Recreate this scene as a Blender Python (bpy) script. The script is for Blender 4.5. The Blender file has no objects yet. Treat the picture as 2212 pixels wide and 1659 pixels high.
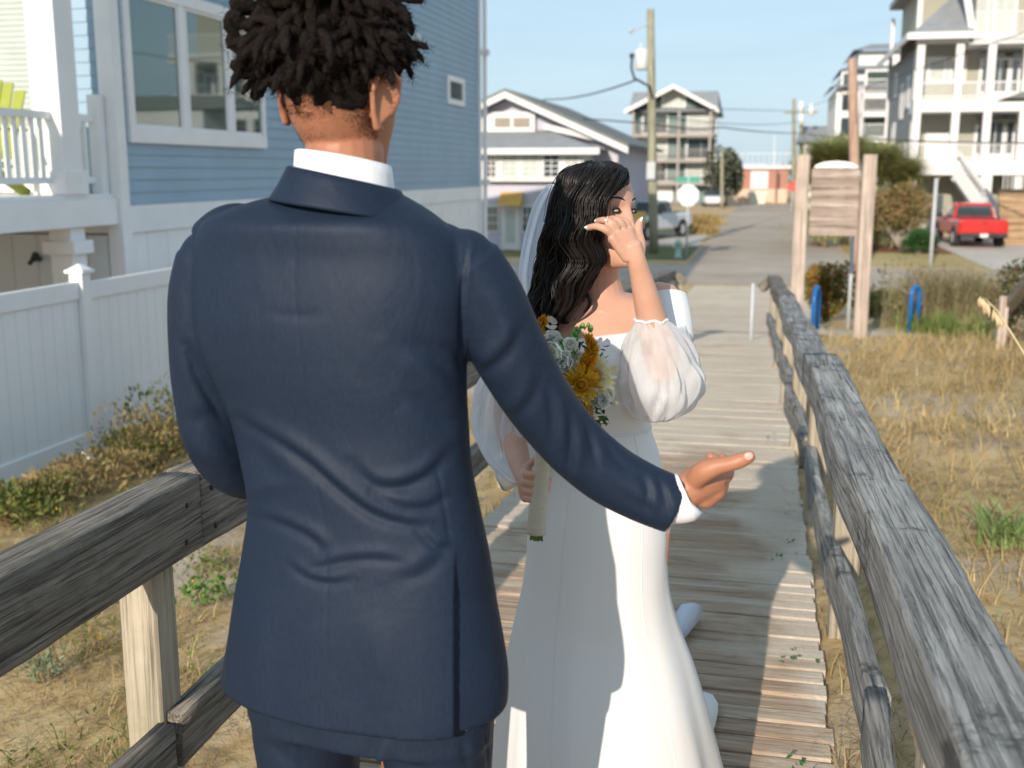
import bpy, bmesh, math, random
import numpy as np
from mathutils import Vector, Matrix, noise
R=math.radians; PI=math.pi
random.seed(7); np.random.seed(7)
scn=bpy.context.scene; COL=scn.collection
# ---- camera numbers (measured from the photograph: focal length and tilt) ----
FPX=2400.0; CX,CY=1106.0,829.5; TH=math.atan(460.5/FPX); H=1.62
A=math.atan(.2267)                      # heading of the boardwalk/street relative to the camera
def ray(px,py):
    u=(px-CX)/FPX; v=(CY-py)/FPX
    return Vector((u, math.cos(TH)+v*math.sin(TH), -math.sin(TH)+v*math.cos(TH)))
def Q(px,py,y):
    r=ray(px,py); k=y/r.y; return Vector((r.x*k,y,H+r.z*k))
def rot2(v): # world -> street (t,s,z)
    c,s=math.cos(A),math.sin(A); return Vector((v.x*c-v.y*s, v.x*s+v.y*c, v.z))
def w2(t,s,z):  # street -> world
    c,sn=math.cos(A),math.sin(A); return Vector((t*c+s*sn, -t*sn+s*c, z))
def FS(px,py,S):
    r=rot2(ray(px,py)); k=S/r.y; return (r.x*k, H+r.z*k)
def FT(px,py,T):
    r=rot2(ray(px,py)); k=T/r.x; return (r.y*k, H+r.z*k)
def FZ(px,py,z):
    r=rot2(ray(px,py)); k=(z-H)/r.z; return (r.x*k, r.y*k)
def link(o): COL.objects.link(o); return o
def tag(o,label=None,cat=None,group=None,kind=None):
    if label: o['label']=label
    if cat: o['category']=cat
    if group: o['group']=group
    if kind: o['kind']=kind
    return o
class Thing:
    """an Empty at the thing's base; street=True: children are given in street axes"""
    def __init__(s,name,loc,label=None,cat=None,group=None,street=True,obj=None):
        s.o=link(bpy.data.objects.new(name,None)); s.street=street
        s.base=Vector(loc)
        s.o.location = w2(*loc) if street else Vector(loc)
        s.o.rotation_euler=(0,0,-A if street else 0)
        s.o.empty_display_size=.1
        tag(s.o,label,cat,group)
def copy_tree(o,parent=None):
    c=o.copy(); COL.objects.link(c); c.parent=parent
    for ch in list(o.children): copy_tree(ch,c)
    return c
class MB:
    def __init__(s): s.v=[]; s.f=[]
    def add(s,vs,fs):
        n=len(s.v); s.v+=[tuple(p) for p in vs]; s.f+=[tuple(i+n for i in f) for f in fs]; return s
    def box(s,x0,x1,y0,y1,z0,z1):
        v=[(x,y,z) for z in (z0,z1) for y in (y0,y1) for x in (x0,x1)]
        return s.add(v,[(0,2,3,1),(4,5,7,6),(0,1,5,4),(2,6,7,3),(0,4,6,2),(1,3,7,5)])
    def beam(s,p,q,w,h,up=(0,0,1)):
        p=Vector(p);q=Vector(q);d=(q-p).normalized();u=Vector(up)
        r=d.cross(u).normalized();u=r.cross(d).normalized()
        v=[a+r*i*w/2+u*j*h/2 for a in (p,q) for j in (-1,1) for i in (-1,1)]
        return s.add(v,[(0,2,3,1),(4,5,7,6),(0,1,5,4),(2,6,7,3),(0,4,6,2),(1,3,7,5)])
    def poly(s,pts,ext):
        """planar polygon extruded by vector ext"""
        n=len(pts); e=Vector(ext); v=[Vector(p) for p in pts]; v+= [p+e for p in v]
        f=[tuple(range(n))[::-1],tuple(range(n,2*n))]+[(i,(i+1)%n,n+(i+1)%n,n+i) for i in range(n)]
        return s.add(v,f)
    def loft(s,rings,cap=True,closed=True):
        n=len(rings[0]); v=[p for r in rings for p in r]; f=[]
        m=n if closed else n-1
        for k in range(len(rings)-1):
            for i in range(m):
                j=(i+1)%n; f.append((k*n+i,k*n+j,(k+1)*n+j,(k+1)*n+i))
        if cap: f.append(tuple(range(n))[::-1]); f.append(tuple(range((len(rings)-1)*n,len(rings)*n)))
        return s.add(v,f)
    def tube(s,pts,rad,n=8,cap=True,flat=None,up=None):
        pts=[Vector(p) for p in pts]
        if not hasattr(rad,'__len__'): rad=[rad]*len(pts)
        rings=[];prev=None
        for i,p in enumerate(pts):
            d=(pts[min(i+1,len(pts)-1)]-pts[max(i-1,0)])
            if d.length<1e-9: d=Vector((0,0,1))
            d.normalize()
            if prev is None:
                a=Vector(up) if up else (Vector((0,0,1)) if abs(d.z)<.9 else Vector((1,0,0)))
                u=(a-d*a.dot(d)).normalized()
            else: u=(prev-d*prev.dot(d)).normalized()
            prev=u; w=d.cross(u)
            r=rad[i]; ru,rw=(r if hasattr(r,'__len__') else (r,r))
            rings.append([p+u*ru*math.cos(2*PI*k/n)+w*rw*math.sin(2*PI*k/n) for k in range(n)])
        return s.loft(rings,cap)
    def ball(s,c,r,n=10,m=6,Mx=None):
        c=Vector(c); r=r if hasattr(r,'__len__') else (r,r,r)
        rings=[]
        for k in range(m+1):
            ph=PI*(k/m)-PI/2; ph=max(min(ph,PI/2-.02),-PI/2+.02)
            ring=[]
            for i in range(n):
                a=2*PI*i/n; q=Vector((r[0]*math.cos(ph)*math.cos(a),r[1]*math.cos(ph)*math.sin(a),r[2]*math.sin(ph)))
                if Mx: q=Mx@q
                ring.append(c+q)
            rings.append(ring)
        return s.loft(rings)
    def build(s,name,m,par=None,smooth=False,bevel=0,kind=None,label=None,local=None):
        """par: Thing (vertices are in its street/world axes) or a part object (same axes as its thing) or None"""
        me=bpy.data.meshes.new(name); base=Vector((0,0,0)); po=None; street=False
        if isinstance(par,Thing): base=par.base; po=par.o; street=par.street
        elif par is not None: po=par; base=Vector(par.get('_b',(0,0,0)))
        me.from_pydata([tuple(Vector(p)-base) for p in s.v],[],s.f); me.validate()
        o=link(bpy.data.objects.new(name,me))
        for mm in (m if isinstance(m,(list,tuple)) else [m]): me.materials.append(mm)
        if po: o.parent=po; o['_b']=tuple(base)
        elif local!='world':   # top-level in street axes
            o.rotation_euler=(0,0,-A)
        if smooth: me.polygons.foreach_set('use_smooth',[True]*len(me.polygons))
        if bevel:
            b=o.modifiers.new('b','BEVEL'); b.width=bevel; b.segments=2; b.limit_method='ANGLE'; b.angle_limit=R(40)
        if kind: o['kind']=kind
        if label: o['label']=label
        return o
def recalc(o):
    bm=bmesh.new(); bm.from_mesh(o.data); bmesh.ops.recalc_face_normals(bm,faces=bm.faces); bm.to_mesh(o.data); bm.free()
def remeshed(mb,voxel,smooth=4,fac=.5):
    me=bpy.data.meshes.new('tmp'); me.from_pydata(mb.v,[],mb.f); me.validate()
    bm=bmesh.new(); bm.from_mesh(me); bmesh.ops.recalc_face_normals(bm,faces=bm.faces); bm.to_mesh(me); bm.free()
    o=bpy.data.objects.new('tmp',me); COL.objects.link(o)
    m=o.modifiers.new('r','REMESH'); m.mode='VOXEL'; m.voxel_size=voxel; m.adaptivity=0
    if smooth:
        sm=o.modifiers.new('s','SMOOTH'); sm.factor=fac; sm.iterations=smooth
    dg=bpy.context.evaluated_depsgraph_get(); dg.update()
    out=bpy.data.meshes.new_from_object(o.evaluated_get(dg))
    bpy.data.objects.remove(o); bpy.data.meshes.remove(me)
    return out
def put(me,name,m,par=None,smooth=True,street=False,base=None):
    """link a ready mesh whose vertices are world coordinates under par (a Thing with street=False)"""
    if isinstance(par,Thing): base=par.base; po=par.o
    else: base=Vector(par.get('_b',(0,0,0))) if par else Vector((0,0,0)); po=par
    me.transform(Matrix.Translation(-base)); me.materials.clear(); me.materials.append(m)
    me.name=name; o=link(bpy.data.objects.new(name,me)); o.parent=po; o['_b']=tuple(base)
    if smooth: me.polygons.foreach_set('use_smooth',[True]*len(me.polygons))
    return o
# ---------------- materials ----------------
def nt(name):
    m=bpy.data.materials.new(name); m.use_nodes=True; t=m.node_tree; b=t.nodes['Principled BSDF']; return m,t,b
def N(t,k,**kw):
    n=t.nodes.new(k)
    for a,v in kw.items():
        if a in n.inputs.keys() if hasattr(n.inputs,'keys') else False: n.inputs[a].default_value=v
        else: setattr(n,a,v)
    return n
def ramp(t,src,stops):
    r=t.nodes.new('ShaderNodeValToRGB'); e=r.color_ramp.elements
    while len(e)<len(stops): e.new(.5)
    for el,(p,c) in zip(e,stops):
        el.position=p; el.color=(*c,1) if hasattr(c,'__len__') else (c,c,c,1)
    t.links.new(src,r.inputs[0]); return r.outputs[0]
def coords(t,scale=(1,1,1),rot=(0,0,0),kind='Object'):
    c=t.nodes.new('ShaderNodeTexCoord'); mp=t.nodes.new('ShaderNodeMapping')
    mp.inputs['Scale'].default_value=scale; mp.inputs['Rotation'].default_value=rot
    t.links.new(c.outputs[kind],mp.inputs[0]); return mp.outputs[0]
def noisen(t,vec,scale,detail=4,rough=.55,dist=0):
    n=t.nodes.new('ShaderNodeTexNoise'); n.inputs['Scale'].default_value=scale; n.inputs['Detail'].default_value=detail
    n.inputs['Roughness'].default_value=rough; n.inputs['Distortion'].default_value=dist
    if vec: t.links.new(vec,n.inputs['Vector'])
    return n.outputs['Fac']
def mixc(t,fac,a,b,mode='MIX'):
    m=t.nodes.new('ShaderNodeMix'); m.data_type='RGBA'; m.blend_type=mode
    for s,v in ((m.inputs[0],fac),(m.inputs[6],a),(m.inputs[7],b)):
        if hasattr(v,'is_output'): t.links.new(v,s)
        elif hasattr(v,'__len__'): s.default_value=(*v,1)
        else: s.default_value=v
    return m.outputs[2]
def bumpn(t,b,h,strength=.3,dist=.01,prev=None):
    n=t.nodes.new('ShaderNodeBump'); n.inputs['Strength'].default_value=strength; n.inputs['Distance'].default_value=dist
    t.links.new(h,n.inputs['Height'])
    if prev: t.links.new(prev,n.inputs['Normal'])
    t.links.new(n.outputs[0],b.inputs['Normal']); return n.outputs[0]
def paint(name,c,rough=.55,var=.12,scale=2.5,bump=.05,fine=60,stretch=(1,1,1),spec=.4):
    m,t,b=nt(name); v=coords(t,stretch)
    n=noisen(t,v,scale,5)
    k=ramp(t,n,[(.3,tuple(x*(1-var) for x in c)),(.7,tuple(min(1,x*(1+var*.6)) for x in c))])
    t.links.new(k,b.inputs['Base Color']); b.inputs['Roughness'].default_value=rough
    b.inputs['Specular IOR Level'].default_value=spec
    if bump: bumpn(t,b,noisen(t,v,fine,3),bump,.004)
    return m
def wood(name,c0,c1,c2,axis=0,sc=1.0,bump=.6,dark=.5,moss=None,rough=.85,patch=None):
    """weathered timber, grain along local axis"""
    m,t,b=nt(name); s=[26*sc]*3; s[axis]=1.1*sc
    v=coords(t,tuple(s))
    n1=noisen(t,v,1.6,8,.62,.6)
    s2=[90*sc]*3; s2[axis]=2.2*sc; v2=coords(t,tuple(s2)); n2=noisen(t,v2,1.3,5,.7,.3)
    v3=coords(t); n3=noisen(t,v3,3.2,5,.6)
    k=ramp(t,n1,[(.28,c0),(.48,c1),(.72,c2)])
    k=mixc(t,ramp(t,n2,[(.30,.85),(.50,0)]),k,tuple(x*.35*dark for x in c0))
    k=mixc(t,ramp(t,n3,[(.42,0),(.75,.55)]),k,tuple(x*.55 for x in c1))
    if moss: k=mixc(t,ramp(t,noisen(t,v3,7,6,.7),[(.55,0),(.72,.6)]),k,moss)
    if patch: k=mixc(t,ramp(t,noisen(t,v3,5,6,.75),[(.56,0),(.64,.8)]),k,patch)
    t.links.new(k,b.inputs['Base Color']); b.inputs['Roughness'].default_value=rough; b.inputs['Specular IOR Level'].default_value=.25
    p=bumpn(t,b,n1,bump,.02); bumpn(t,b,ramp(t,n2,[(.3,0),(.5,1)]),bump,.006,p)
    return m
def leafy(name,cols,rough=.6,trans=.25,sc=3):
    """foliage colour varies leaf by leaf (random per island) and by slow noise"""
    m,t,b=nt(name); g=t.nodes.new('ShaderNodeNewGeometry')
    st=[(i/(len(cols)-1),c) for i,c in enumerate(cols)]
    k=ramp(t,g.outputs['Random Per Island'],st)
    n=noisen(t,coords(t),sc,3); k=mixc(t,ramp(t,n,[(.35,.55),(.65,0)]),k,tuple(x*.5 for x in cols[0]))
    t.links.new(k,b.inputs['Base Color']); b.inputs['Roughness'].default_value=rough; b.inputs['Specular IOR Level'].default_value=.3
    tr=t.nodes.new('ShaderNodeBsdfTranslucent'); t.links.new(k,tr.inputs[0]); mx=t.nodes.new('ShaderNodeMixShader'); mx.inputs[0].default_value=trans
    t.links.new(b.outputs[0],mx.inputs[1]); t.links.new(tr.outputs[0],mx.inputs[2])
    t.links.new(mx.outputs[0],t.nodes['Material Output'].inputs[0])
    return m
def glassm(name,c,metal=.35,rough=.03,wavy=.02):
    m,t,b=nt(name); b.inputs['Base Color'].default_value=(*c,1); b.inputs['Metallic'].default_value=metal
    b.inputs['Roughness'].default_value=rough; b.inputs['IOR'].default_value=1.7; b.inputs['Coat Weight'].default_value=.6
    b.inputs['Coat Roughness'].default_value=.02
    bumpn(t,b,noisen(t,coords(t),1.2,2),wavy,.05)
    return m
# ================= world, sun, camera =================
SUN_EL=R(21); SUN_AZ=R(22)      # light travels towards +y, turned 22 deg to +x
wd=bpy.data.worlds.new('World'); scn.world=wd; wd.use_nodes=True; t=wd.node_tree
bg=t.nodes['Background']; sky=t.nodes.new('ShaderNodeTexSky'); sky.sky_type='NISHITA'; sky.sun_disc=False
sky.sun_elevation=SUN_EL; sky.sun_rotation=math.pi+SUN_AZ; sky.altitude=0; sky.air_density=1.0; sky.dust_density=1.0; sky.ozone_density=1.0
tc=t.nodes.new('ShaderNodeTexCoord'); mp=t.nodes.new('ShaderNodeMapping'); mp.inputs['Scale'].default_value=(1.2,1.2,7); mp.inputs['Rotation'].default_value=(0.05,.12,.4)
t.links.new(tc.outputs['Generated'],mp.inputs[0])
cn=noisen(t,mp.outputs[0],2.2,6,.55,.4)
k=mixc(t,ramp(t,cn,[(.40,.80),(.74,.93)]),sky.outputs[0],(2.5,3.4,4.2))
t.links.new(k,bg.inputs[0]); bg.inputs[1].default_value=.145
sl=bpy.data.lights.new('sun','SUN'); sl.energy=3.7; sl.angle=R(.5); sl.color=(1,.89,.76)
so=link(bpy.data.objects.new('sun',sl)); so.location=(-30,-60,40)
dv=Vector((math.sin(SUN_AZ)*math.cos(SUN_EL),math.cos(SUN_AZ)*math.cos(SUN_EL),-math.sin(SUN_EL)))
so.rotation_euler=dv.to_track_quat('-Z','Y').to_euler()
cd=bpy.data.cameras.new('camera'); cam=link(bpy.data.objects.new('camera',cd)); scn.camera=cam
cam.location=(0,0,H); cam.rotation_euler=(PI/2-TH,0,0)
cd.sensor_width=36; cd.lens=36*FPX/2212; cd.clip_start=.05; cd.clip_end=6000
cd.dof.use_dof=True; cd.dof.focus_distance=2.5; cd.dof.aperture_fstop=4.0
scn.view_settings.view_transform='Standard'; scn.view_settings.look='None'; scn.view_settings.exposure=.5
scn.cycles.use_denoising=True; scn.cycles.max_bounces=8; scn.cycles.transparent_max_bounces=16
try: scn.cycles.denoiser='OPENIMAGEDENOISE'
except Exception: pass
# ================= materials =================
WHITE=paint('white_vinyl',(.78,.79,.8),.45,.05,1.5,.03)
TRIM=paint('white_trim_paint',(.8,.8,.8),.5,.06,2,.04)
TRIMFAR=paint('white_house_paint',(.68,.67,.66),.6,.05,.8,.03,20)
BLUE=paint('blue_siding',(.27,.39,.49),.5,.08,1.3,.08,50)
GLASS=glassm('window_glass',(.10,.15,.14),.5)
GLASSD=glassm('dark_window_glass',(.05,.07,.08),.2)
BLIND=paint('window_blind',(.46,.50,.47),.6,.1,3,0)
LIME=paint('lime_chair_paint',(.30,.34,.05),.5,.1,5,.05)
W_R=wood('grey_weathered_timber',(.12,.115,.11),(.33,.315,.295),(.52,.50,.465),1,1.0,.7,.4,patch=(.07,.068,.066))
W_L=wood('dark_weathered_timber',(.085,.073,.06),(.23,.20,.165),(.37,.33,.28),1,1.0,.7,.5,moss=(.12,.12,.06))
W_P=wood('post_timber',(.24,.2,.14),(.42,.36,.27),(.52,.46,.36),2,.7,.35,.6,moss=(.28,.28,.16))
W_D=wood('deck_timber',(.20,.16,.12),(.46,.40,.33),(.60,.54,.46),0,.55,.5,.5,patch=(.16,.13,.10))
W_S=wood('sign_timber',(.22,.165,.135),(.37,.29,.245),(.54,.46,.40),0,.35,.3,.6)
W_SP=wood('sign_post_timber',(.36,.28,.23),(.52,.42,.35),(.62,.52,.45),2,.3,.2,.8)
CONC=paint('concrete',(.50,.46,.41),.9,.12,.6,.1,12)
ASPH=None
def ground_mat():
    m,t,b=nt('sand_and_dry_grass'); v=coords(t)
    big=noisen(t,v,.55,6,.6,.3); mid=noisen(t,v,5,8,.7); fine=noisen(t,v,90,5,.7)
    sand=ramp(t,fine,[(.3,(.36,.29,.215)),(.55,(.56,.47,.37)),(.8,(.70,.62,.51))])
    straw=ramp(t,mid,[(.3,(.26,.17,.08)),(.5,(.48,.34,.17)),(.7,(.58,.45,.25))])
    k=mixc(t,ramp(t,big,[(.48,1),(.64,0)]),sand,straw)
    k=mixc(t,ramp(t,mid,[(.62,0),(.7,.5)]),k,(.14,.15,.06))
    t.links.new(k,b.inputs['Base Color']); b.inputs['Roughness'].default_value=.95; b.inputs['Specular IOR Level'].default_value=.1
    p=bumpn(t,b,mid,.7,.05); bumpn(t,b,fine,.6,.008,p)
    return m
def flat_mat(name,cs,sc,fine=40,rough=.9,bump=.3,lines=None):
    m,t,b=nt(name); v=coords(t); n=noisen(t,v,sc,7,.65); f=noisen(t,v,fine,4,.7)
    k=ramp(t,n,[(.3,cs[0]),(.5,cs[1]),(.72,cs[2])]); k=mixc(t,ramp(t,f,[(.35,.35),(.6,0)]),k,tuple(x*.5 for x in cs[0]))
    t.links.new(k,b.inputs['Base Color']); b.inputs['Roughness'].default_value=rough; b.inputs['Specular IOR Level'].default_value=.2
    bumpn(t,b,f,bump,.01); return m
GROUND=ground_mat()
SAND=flat_mat('packed_sand',((.54,.43,.32),(.64,.52,.40),(.70,.60,.48)),1.2)
ROADM=flat_mat('old_asphalt',((.33,.27,.215),(.43,.36,.29),(.51,.435,.36)),.25)
LAWN=flat_mat('mown_lawn',((.10,.12,.04),(.17,.17,.06),(.30,.25,.11)),.5)
DRY=flat_mat('dry_lawn',((.30,.22,.09),(.42,.33,.15),(.5,.42,.24)),.5)
MULCH=flat_mat('red_mulch',((.17,.07,.04),(.26,.11,.07),(.32,.16,.1)),1)
# ================= terrain =================
def lerp(x,pts):
    if x<=pts[0][0]: return pts[0][1]
    for (a,va),(b,vb) in zip(pts,pts[1:]):
        if x<=b: return va+(vb-va)*(x-a)/(b-a)
    return pts[-1][1]
def dz(s): return lerp(s,[(3.5,0),(4.5,-.03),(14.5,-.55),(17.6,-.86),(24,-1.3),(31,-1.55)])
def hash2(t,s,f,seed=0): return noise.noise(Vector((t*f,s*f,seed)))
def gz(t,s):
    b=dz(s); near=lerp(s,[(12,1),(30,0)])
    if t<-1.35: b+= -lerp(-t,[(1.35,.12),(2.5,.34),(5.4,.5)])*near*lerp(s,[(-1,1.0),(6,1.0),(9,1.2)])
    elif t>.25: b+= lerp(t,[(.25,-.012),(.6,-.02),(1.0,-.06),(4,.02)])*near
    else: b-=.07*near
    k=near*(.0 if -1.35<t<.25 else 1)
    b+=k*(.05*hash2(t,s,.9)+.025*hash2(t,s,3.1,5))
    return b
def axis(segs):
    out=[]
    for a,b,st in segs:
        x=a
        while x<b-1e-6: out.append(x); x+=st
    out.append(segs[-1][1]); return out
ta=axis([(-2600,-600,500),(-600,-60,60),(-60,-14,6),(-14,-4,.4),(-4,5,.11),(5,16,.4),(16,60,6),(60,600,60),(600,2600,500)])
sa=axis([(-300,-8,30),(-8,0,.5),(0,9,.11),(9,32,.4),(32,110,6),(110,700,60),(700,4000,500)])
mb=MB(); nT=len(ta)
mb.v=[(a,s,gz(a,s)) for s in sa for a in ta]
mb.f=[(j*nT+i,j*nT+i+1,(j+1)*nT+i+1,(j+1)*nT+i) for j in range(len(sa)-1) for i in range(nT-1)]
mb.build('ground',GROUND,smooth=True,kind='structure')
def sheet(name,m,t0,t1,s0,s1,z,nt_=8,ns=8,kind='structure'):
    mb=MB(); mb.v=[(t0+(t1-t0)*i/nt_,s0+(s1-s0)*j/ns,z(t0+(t1-t0)*i/nt_,s0+(s1-s0)*j/ns) if callable(z) else z) for j in range(ns+1) for i in range(nt_+1)]
    mb.f=[(j*(nt_+1)+i,j*(nt_+1)+i+1,(j+1)*(nt_+1)+i+1,(j+1)*(nt_+1)+i) for j in range(ns) for i in range(nt_)]
    return mb.build(name,m,kind=kind)
GZ=-1.55
sheet('sandy_landing',SAND,-1.9,1.0,17.3,31.6,lambda a,s: dz(s)+.012,10,60)
sheet('cross_street',ROADM,-60,60,32,38.5,GZ+.006,2,2)
sheet('road',ROADM,-2.6,3.0,38.5,107,GZ+.006,2,8)
sheet('road_branch',ROADM,-40,40,107,113,GZ+.006,2,2)
sheet('lawn',LAWN,-30,-2.75,40.6,48,GZ+.01,2,2)
sheet('parking_apron',CONC,-22,-2.8,48,58,GZ+.014,2,2)
sheet('dry_lawn_strip',DRY,-6.5,-2.8,58,84,GZ+.01,2,2)
sheet('dry_verge',DRY,3.1,5.2,40,60,GZ+.01,2,2)
sheet('dry_verge_beside_drive',DRY,5.2,7.2,40,46,GZ+.012,2,2)
sheet('driveway',CONC,7.2,11.2,38.6,56.5,GZ+.02,2,2)
sheet('mulch_bed',MULCH,11.3,15,41,48,GZ+.03,2,2)
sheet('mulch_border',MULCH,4.0,7.1,46.1,51,GZ+.03,2,2)
# ================= boardwalk =================
mb=MB(); s=-2.5; k=0
while s<17.2:
    w=.088+random.uniform(-.006,.006); z=dz(s+w/2); tl=-1.29+random.uniform(-.01,.01); tr=.245+random.uniform(-.010,.010)
    ang=random.uniform(-.006,.006); tilt=random.uniform(-.004,.004); zo=random.uniform(-.004,.004)
    n=10; up=[];lo=[]
    rings=[]
    for i in range(n+1):
        tt=tl+(tr-tl)*i/n; so_=ang*(tt+.5); zz=z+zo+tilt*(tt+.5)+.004*noise.noise(Vector((tt*2,k*1.7,3)))
        e=.004*noise.noise(Vector((tt*9,k*2.1,8)))
        rings.append([(tt,s+so_+e,zz-.035),(tt,s+so_+e,zz-.004),(tt,s+so_+.006+e,zz),(tt,s+w-.008+so_-e,zz),(tt,s+w-.002+so_-e,zz-.005),(tt,s+w+so_-.002,zz-.035)])
    mb.loft(rings); s+=w+.004+random.uniform(0,.006); k+=1
def deckmat():
    m,t,b=nt('sandy_deck_boards'); g=t.nodes.new('ShaderNodeNewGeometry'); v=coords(t,(1.6,26,26)); n1=noisen(t,v,1.4,8,.65,.5)
    v0=coords(t); n2=noisen(t,coords(t,(2.5,95,40)),1.2,5,.7,.2); n3=noisen(t,v0,1.7,7,.6); f=noisen(t,v0,110,4,.7)
    k=ramp(t,n1,[(.28,(.25,.18,.125)),(.5,(.47,.37,.275)),(.72,(.62,.52,.41))])
    k=mixc(t,ramp(t,g.outputs['Random Per Island'],[(0,0),(1,.65)]),k,(.36,.235,.15))
    k=mixc(t,ramp(t,n2,[(.32,.8),(.46,0)]),k,(.07,.06,.05))
    # drifted sand lying on the boards
    sand=ramp(t,f,[(.3,(.50,.42,.33)),(.7,(.68,.59,.48))])
    sx=t.nodes.new('ShaderNodeSeparateXYZ'); t.links.new(v0,sx.inputs[0])
    mr=t.nodes.new('ShaderNodeMapRange'); mr.inputs[1].default_value=3.6; mr.inputs[2].default_value=8.5; mr.inputs[3].default_value=.0; mr.inputs[4].default_value=.34; t.links.new(sx.outputs[1],mr.inputs[0])
    e=t.nodes.new('ShaderNodeMath'); e.operation='ABSOLUTE'; a=t.nodes.new('ShaderNodeMath'); a.operation='ADD'; a.inputs[1].default_value=.53; t.links.new(sx.outputs[0],a.inputs[0]); t.links.new(a.outputs[0],e.inputs[0])
    mr2=t.nodes.new('ShaderNodeMapRange'); mr2.inputs[1].default_value=.35; mr2.inputs[2].default_value=.75; mr2.inputs[3].default_value=0; mr2.inputs[4].default_value=.25; t.links.new(e.outputs[0],mr2.inputs[0])
    s1=t.nodes.new('ShaderNodeMath'); s1.operation='ADD'; t.links.new(mr.outputs[0],s1.inputs[0]); t.links.new(mr2.outputs[0],s1.inputs[1])
    s2=t.nodes.new('ShaderNodeMath'); s2.operation='ADD'; t.links.new(s1.outputs[0],s2.inputs[0]); t.links.new(n3,s2.inputs[1])
    k=mixc(t,ramp(t,s2.outputs[0],[(.62,0),(.80,.92)]),k,sand)
    t.links.new(k,b.inputs['Base Color']); b.inputs['Roughness'].default_value=.92; b.inputs['Specular IOR Level'].default_value=.15
    p=bumpn(t,b,n1,.6,.012); p=bumpn(t,b,ramp(t,n2,[(.3,0),(.46,1)]),.5,.005,p); bumpn(t,b,f,.3,.003,p)
    return m
mb.build('boardwalk',deckmat(),kind='structure')
# ================= railings =================
def plank_obj(p,q,w,h,mat,par,name,seed=0,warp=.006,n=40,sag=0,up=(0,0,1)):
    """a weathered board: own frame (y along the grain), rough edges, slight warp"""
    p=Vector(p);q=Vector(q);L=(q-p).length;d=(q-p).normalized();u=Vector(up);r=d.cross(u).normalized();u=r.cross(d)
    rings=[]; c=.006
    prof=[(-w/2,-h/2+c),(-w/2+c,-h/2),(w/2-c,-h/2),(w/2,-h/2+c)]
    top=[(w/2,h/2-c),(w/2-c,h/2)]+[(w/2-c-(w-2*c)*i/9,h/2) for i in range(1,9)]+[(-w/2+c,h/2),(-w/2,h/2-c)]
    side=[(-w/2,h/2-c-(h-2*c)*i/6) for i in range(1,6)]
    sider=[(w/2,-h/2+c+(h-2*c)*i/6) for i in range(1,6)]
    prof=prof+sider+top+side
    for i in range(n+1):
        y=L*i/n; ox=warp*noise.noise(Vector((y*.9,seed,1)))*2.2; oz=warp*noise.noise(Vector((y*.8,seed,7)))*1.6-sag*4*(i/n)*(1-i/n)
        ring=[]
        for (a,b_) in prof:
            e=.004*noise.noise(Vector((y*1.5,a*45,seed+b_*45)))+.0025*noise.noise(Vector((y*7,a*80,seed+b_*80)))
            ln=max((a*a+b_*b_)**.5,.01); ring.append(Vector((a+ox+e*a/ln*1.2,y,b_+oz+e*b_/ln*1.2)))
        rings.append(ring)
    mb=MB().loft(rings)
    me=bpy.data.meshes.new(name); me.from_pydata([tuple(v) for v in mb.v],[],mb.f)
    me.polygons.foreach_set('use_smooth',[True]*len(me.polygons)); 
    o=link(bpy.data.objects.new(name,me)); me.materials.append(mat); o.parent=par.o
    M=Matrix((r,d,u)).transposed().to_4x4(); M.translation=p-par.base; o.matrix_local=M
    recalc(o)
    return o
def post_obj(t_,s_,z0,z1,mat,par,w=.09,name='post',yaw=0,lean=0):
    rings=[]
    for i in range(13):
        z=z0+(z1-z0)*i/12; ring=[]
        for a,b_ in [(-1,-.85),(-.85,-1),(.85,-1),(1,-.85),(1,.85),(.85,1),(-.85,1),(-1,.85)]:
            e=1+.03*noise.noise(Vector((z*3,a*3,b_*3+t_*7+s_)))
            x=a*w/2*e;y=b_*w/2*e; ring.append(Vector((x*math.cos(yaw)-y*math.sin(yaw)+t_+lean*i/12,x*math.sin(yaw)+y*math.cos(yaw)+s_,z)))
        rings.append(ring)
    return MB().loft(rings).build(name,mat,par)
rr=Thing('wooden_railing',(.36,6,gz(.4,6)),'sun bleached grey timber railing along the right edge of the boardwalk','railing','boardwalk railings')
# right: heavy cap rail in joined lengths, overlapping at s~5
RZ=.88
# near board a wide 4x6-like rail; the far one steps down below it
sR=[(-1.6,.41,RZ-.0),(5.15,.265,.80)]
plank_obj((.44,-1.6,RZ-.07),(.262,5.1,.795-.06),.15,.145,W_R,rr,'top_rail',3,.012,90)
plank_obj((.262,5.13,.755-.045),(.20,9.6,.56-.045),.14,.13,W_R,rr,'top_rail',5,.012,50)
plank_obj((.20,9.62,.55-.045),(.12,14.4,.305-.045),.14,.13,W_L,rr,'top_rail',7,.012,50)
plank_obj((.07,14.42,.24),(-.02,14.46,.15),.14,.10,W_L,rr,'top_rail_end',9,.002,6)
plank_obj((.345,-1.6,.33),(.30,2.55,.335),.05,.15,W_R,rr,'lower_rail',11,.035,50,-.02)
plank_obj((.31,2.57,.33),(.245,5.6,.22),.05,.15,W_R,rr,'lower_rail',13,.03,50,.02)
plank_obj((.235,5.55,.235),(.17,9.8,.02),.05,.15,W_R,rr,'lower_rail',15,.02,50,-.02)
plank_obj((.17,9.8,.01),(.08,14.35,-.22),.05,.15,W_R,rr,'lower_rail',17,.015,40)
for i,(s_,dw) in enumerate([(.95,0),(2.05,0),(3.95,0),(5.5,0),(7.4,0),(9.4,0),(11.8,0),(14.2,0)]):
    a=lerp(s_,[(-1,.44),(5,.30),(14.4,.14)])
    post_obj(a-.0,s_,gz(.3,s_)-.3,dz(s_)+.745,W_P,rr,.09,yaw=.02*i)
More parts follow.
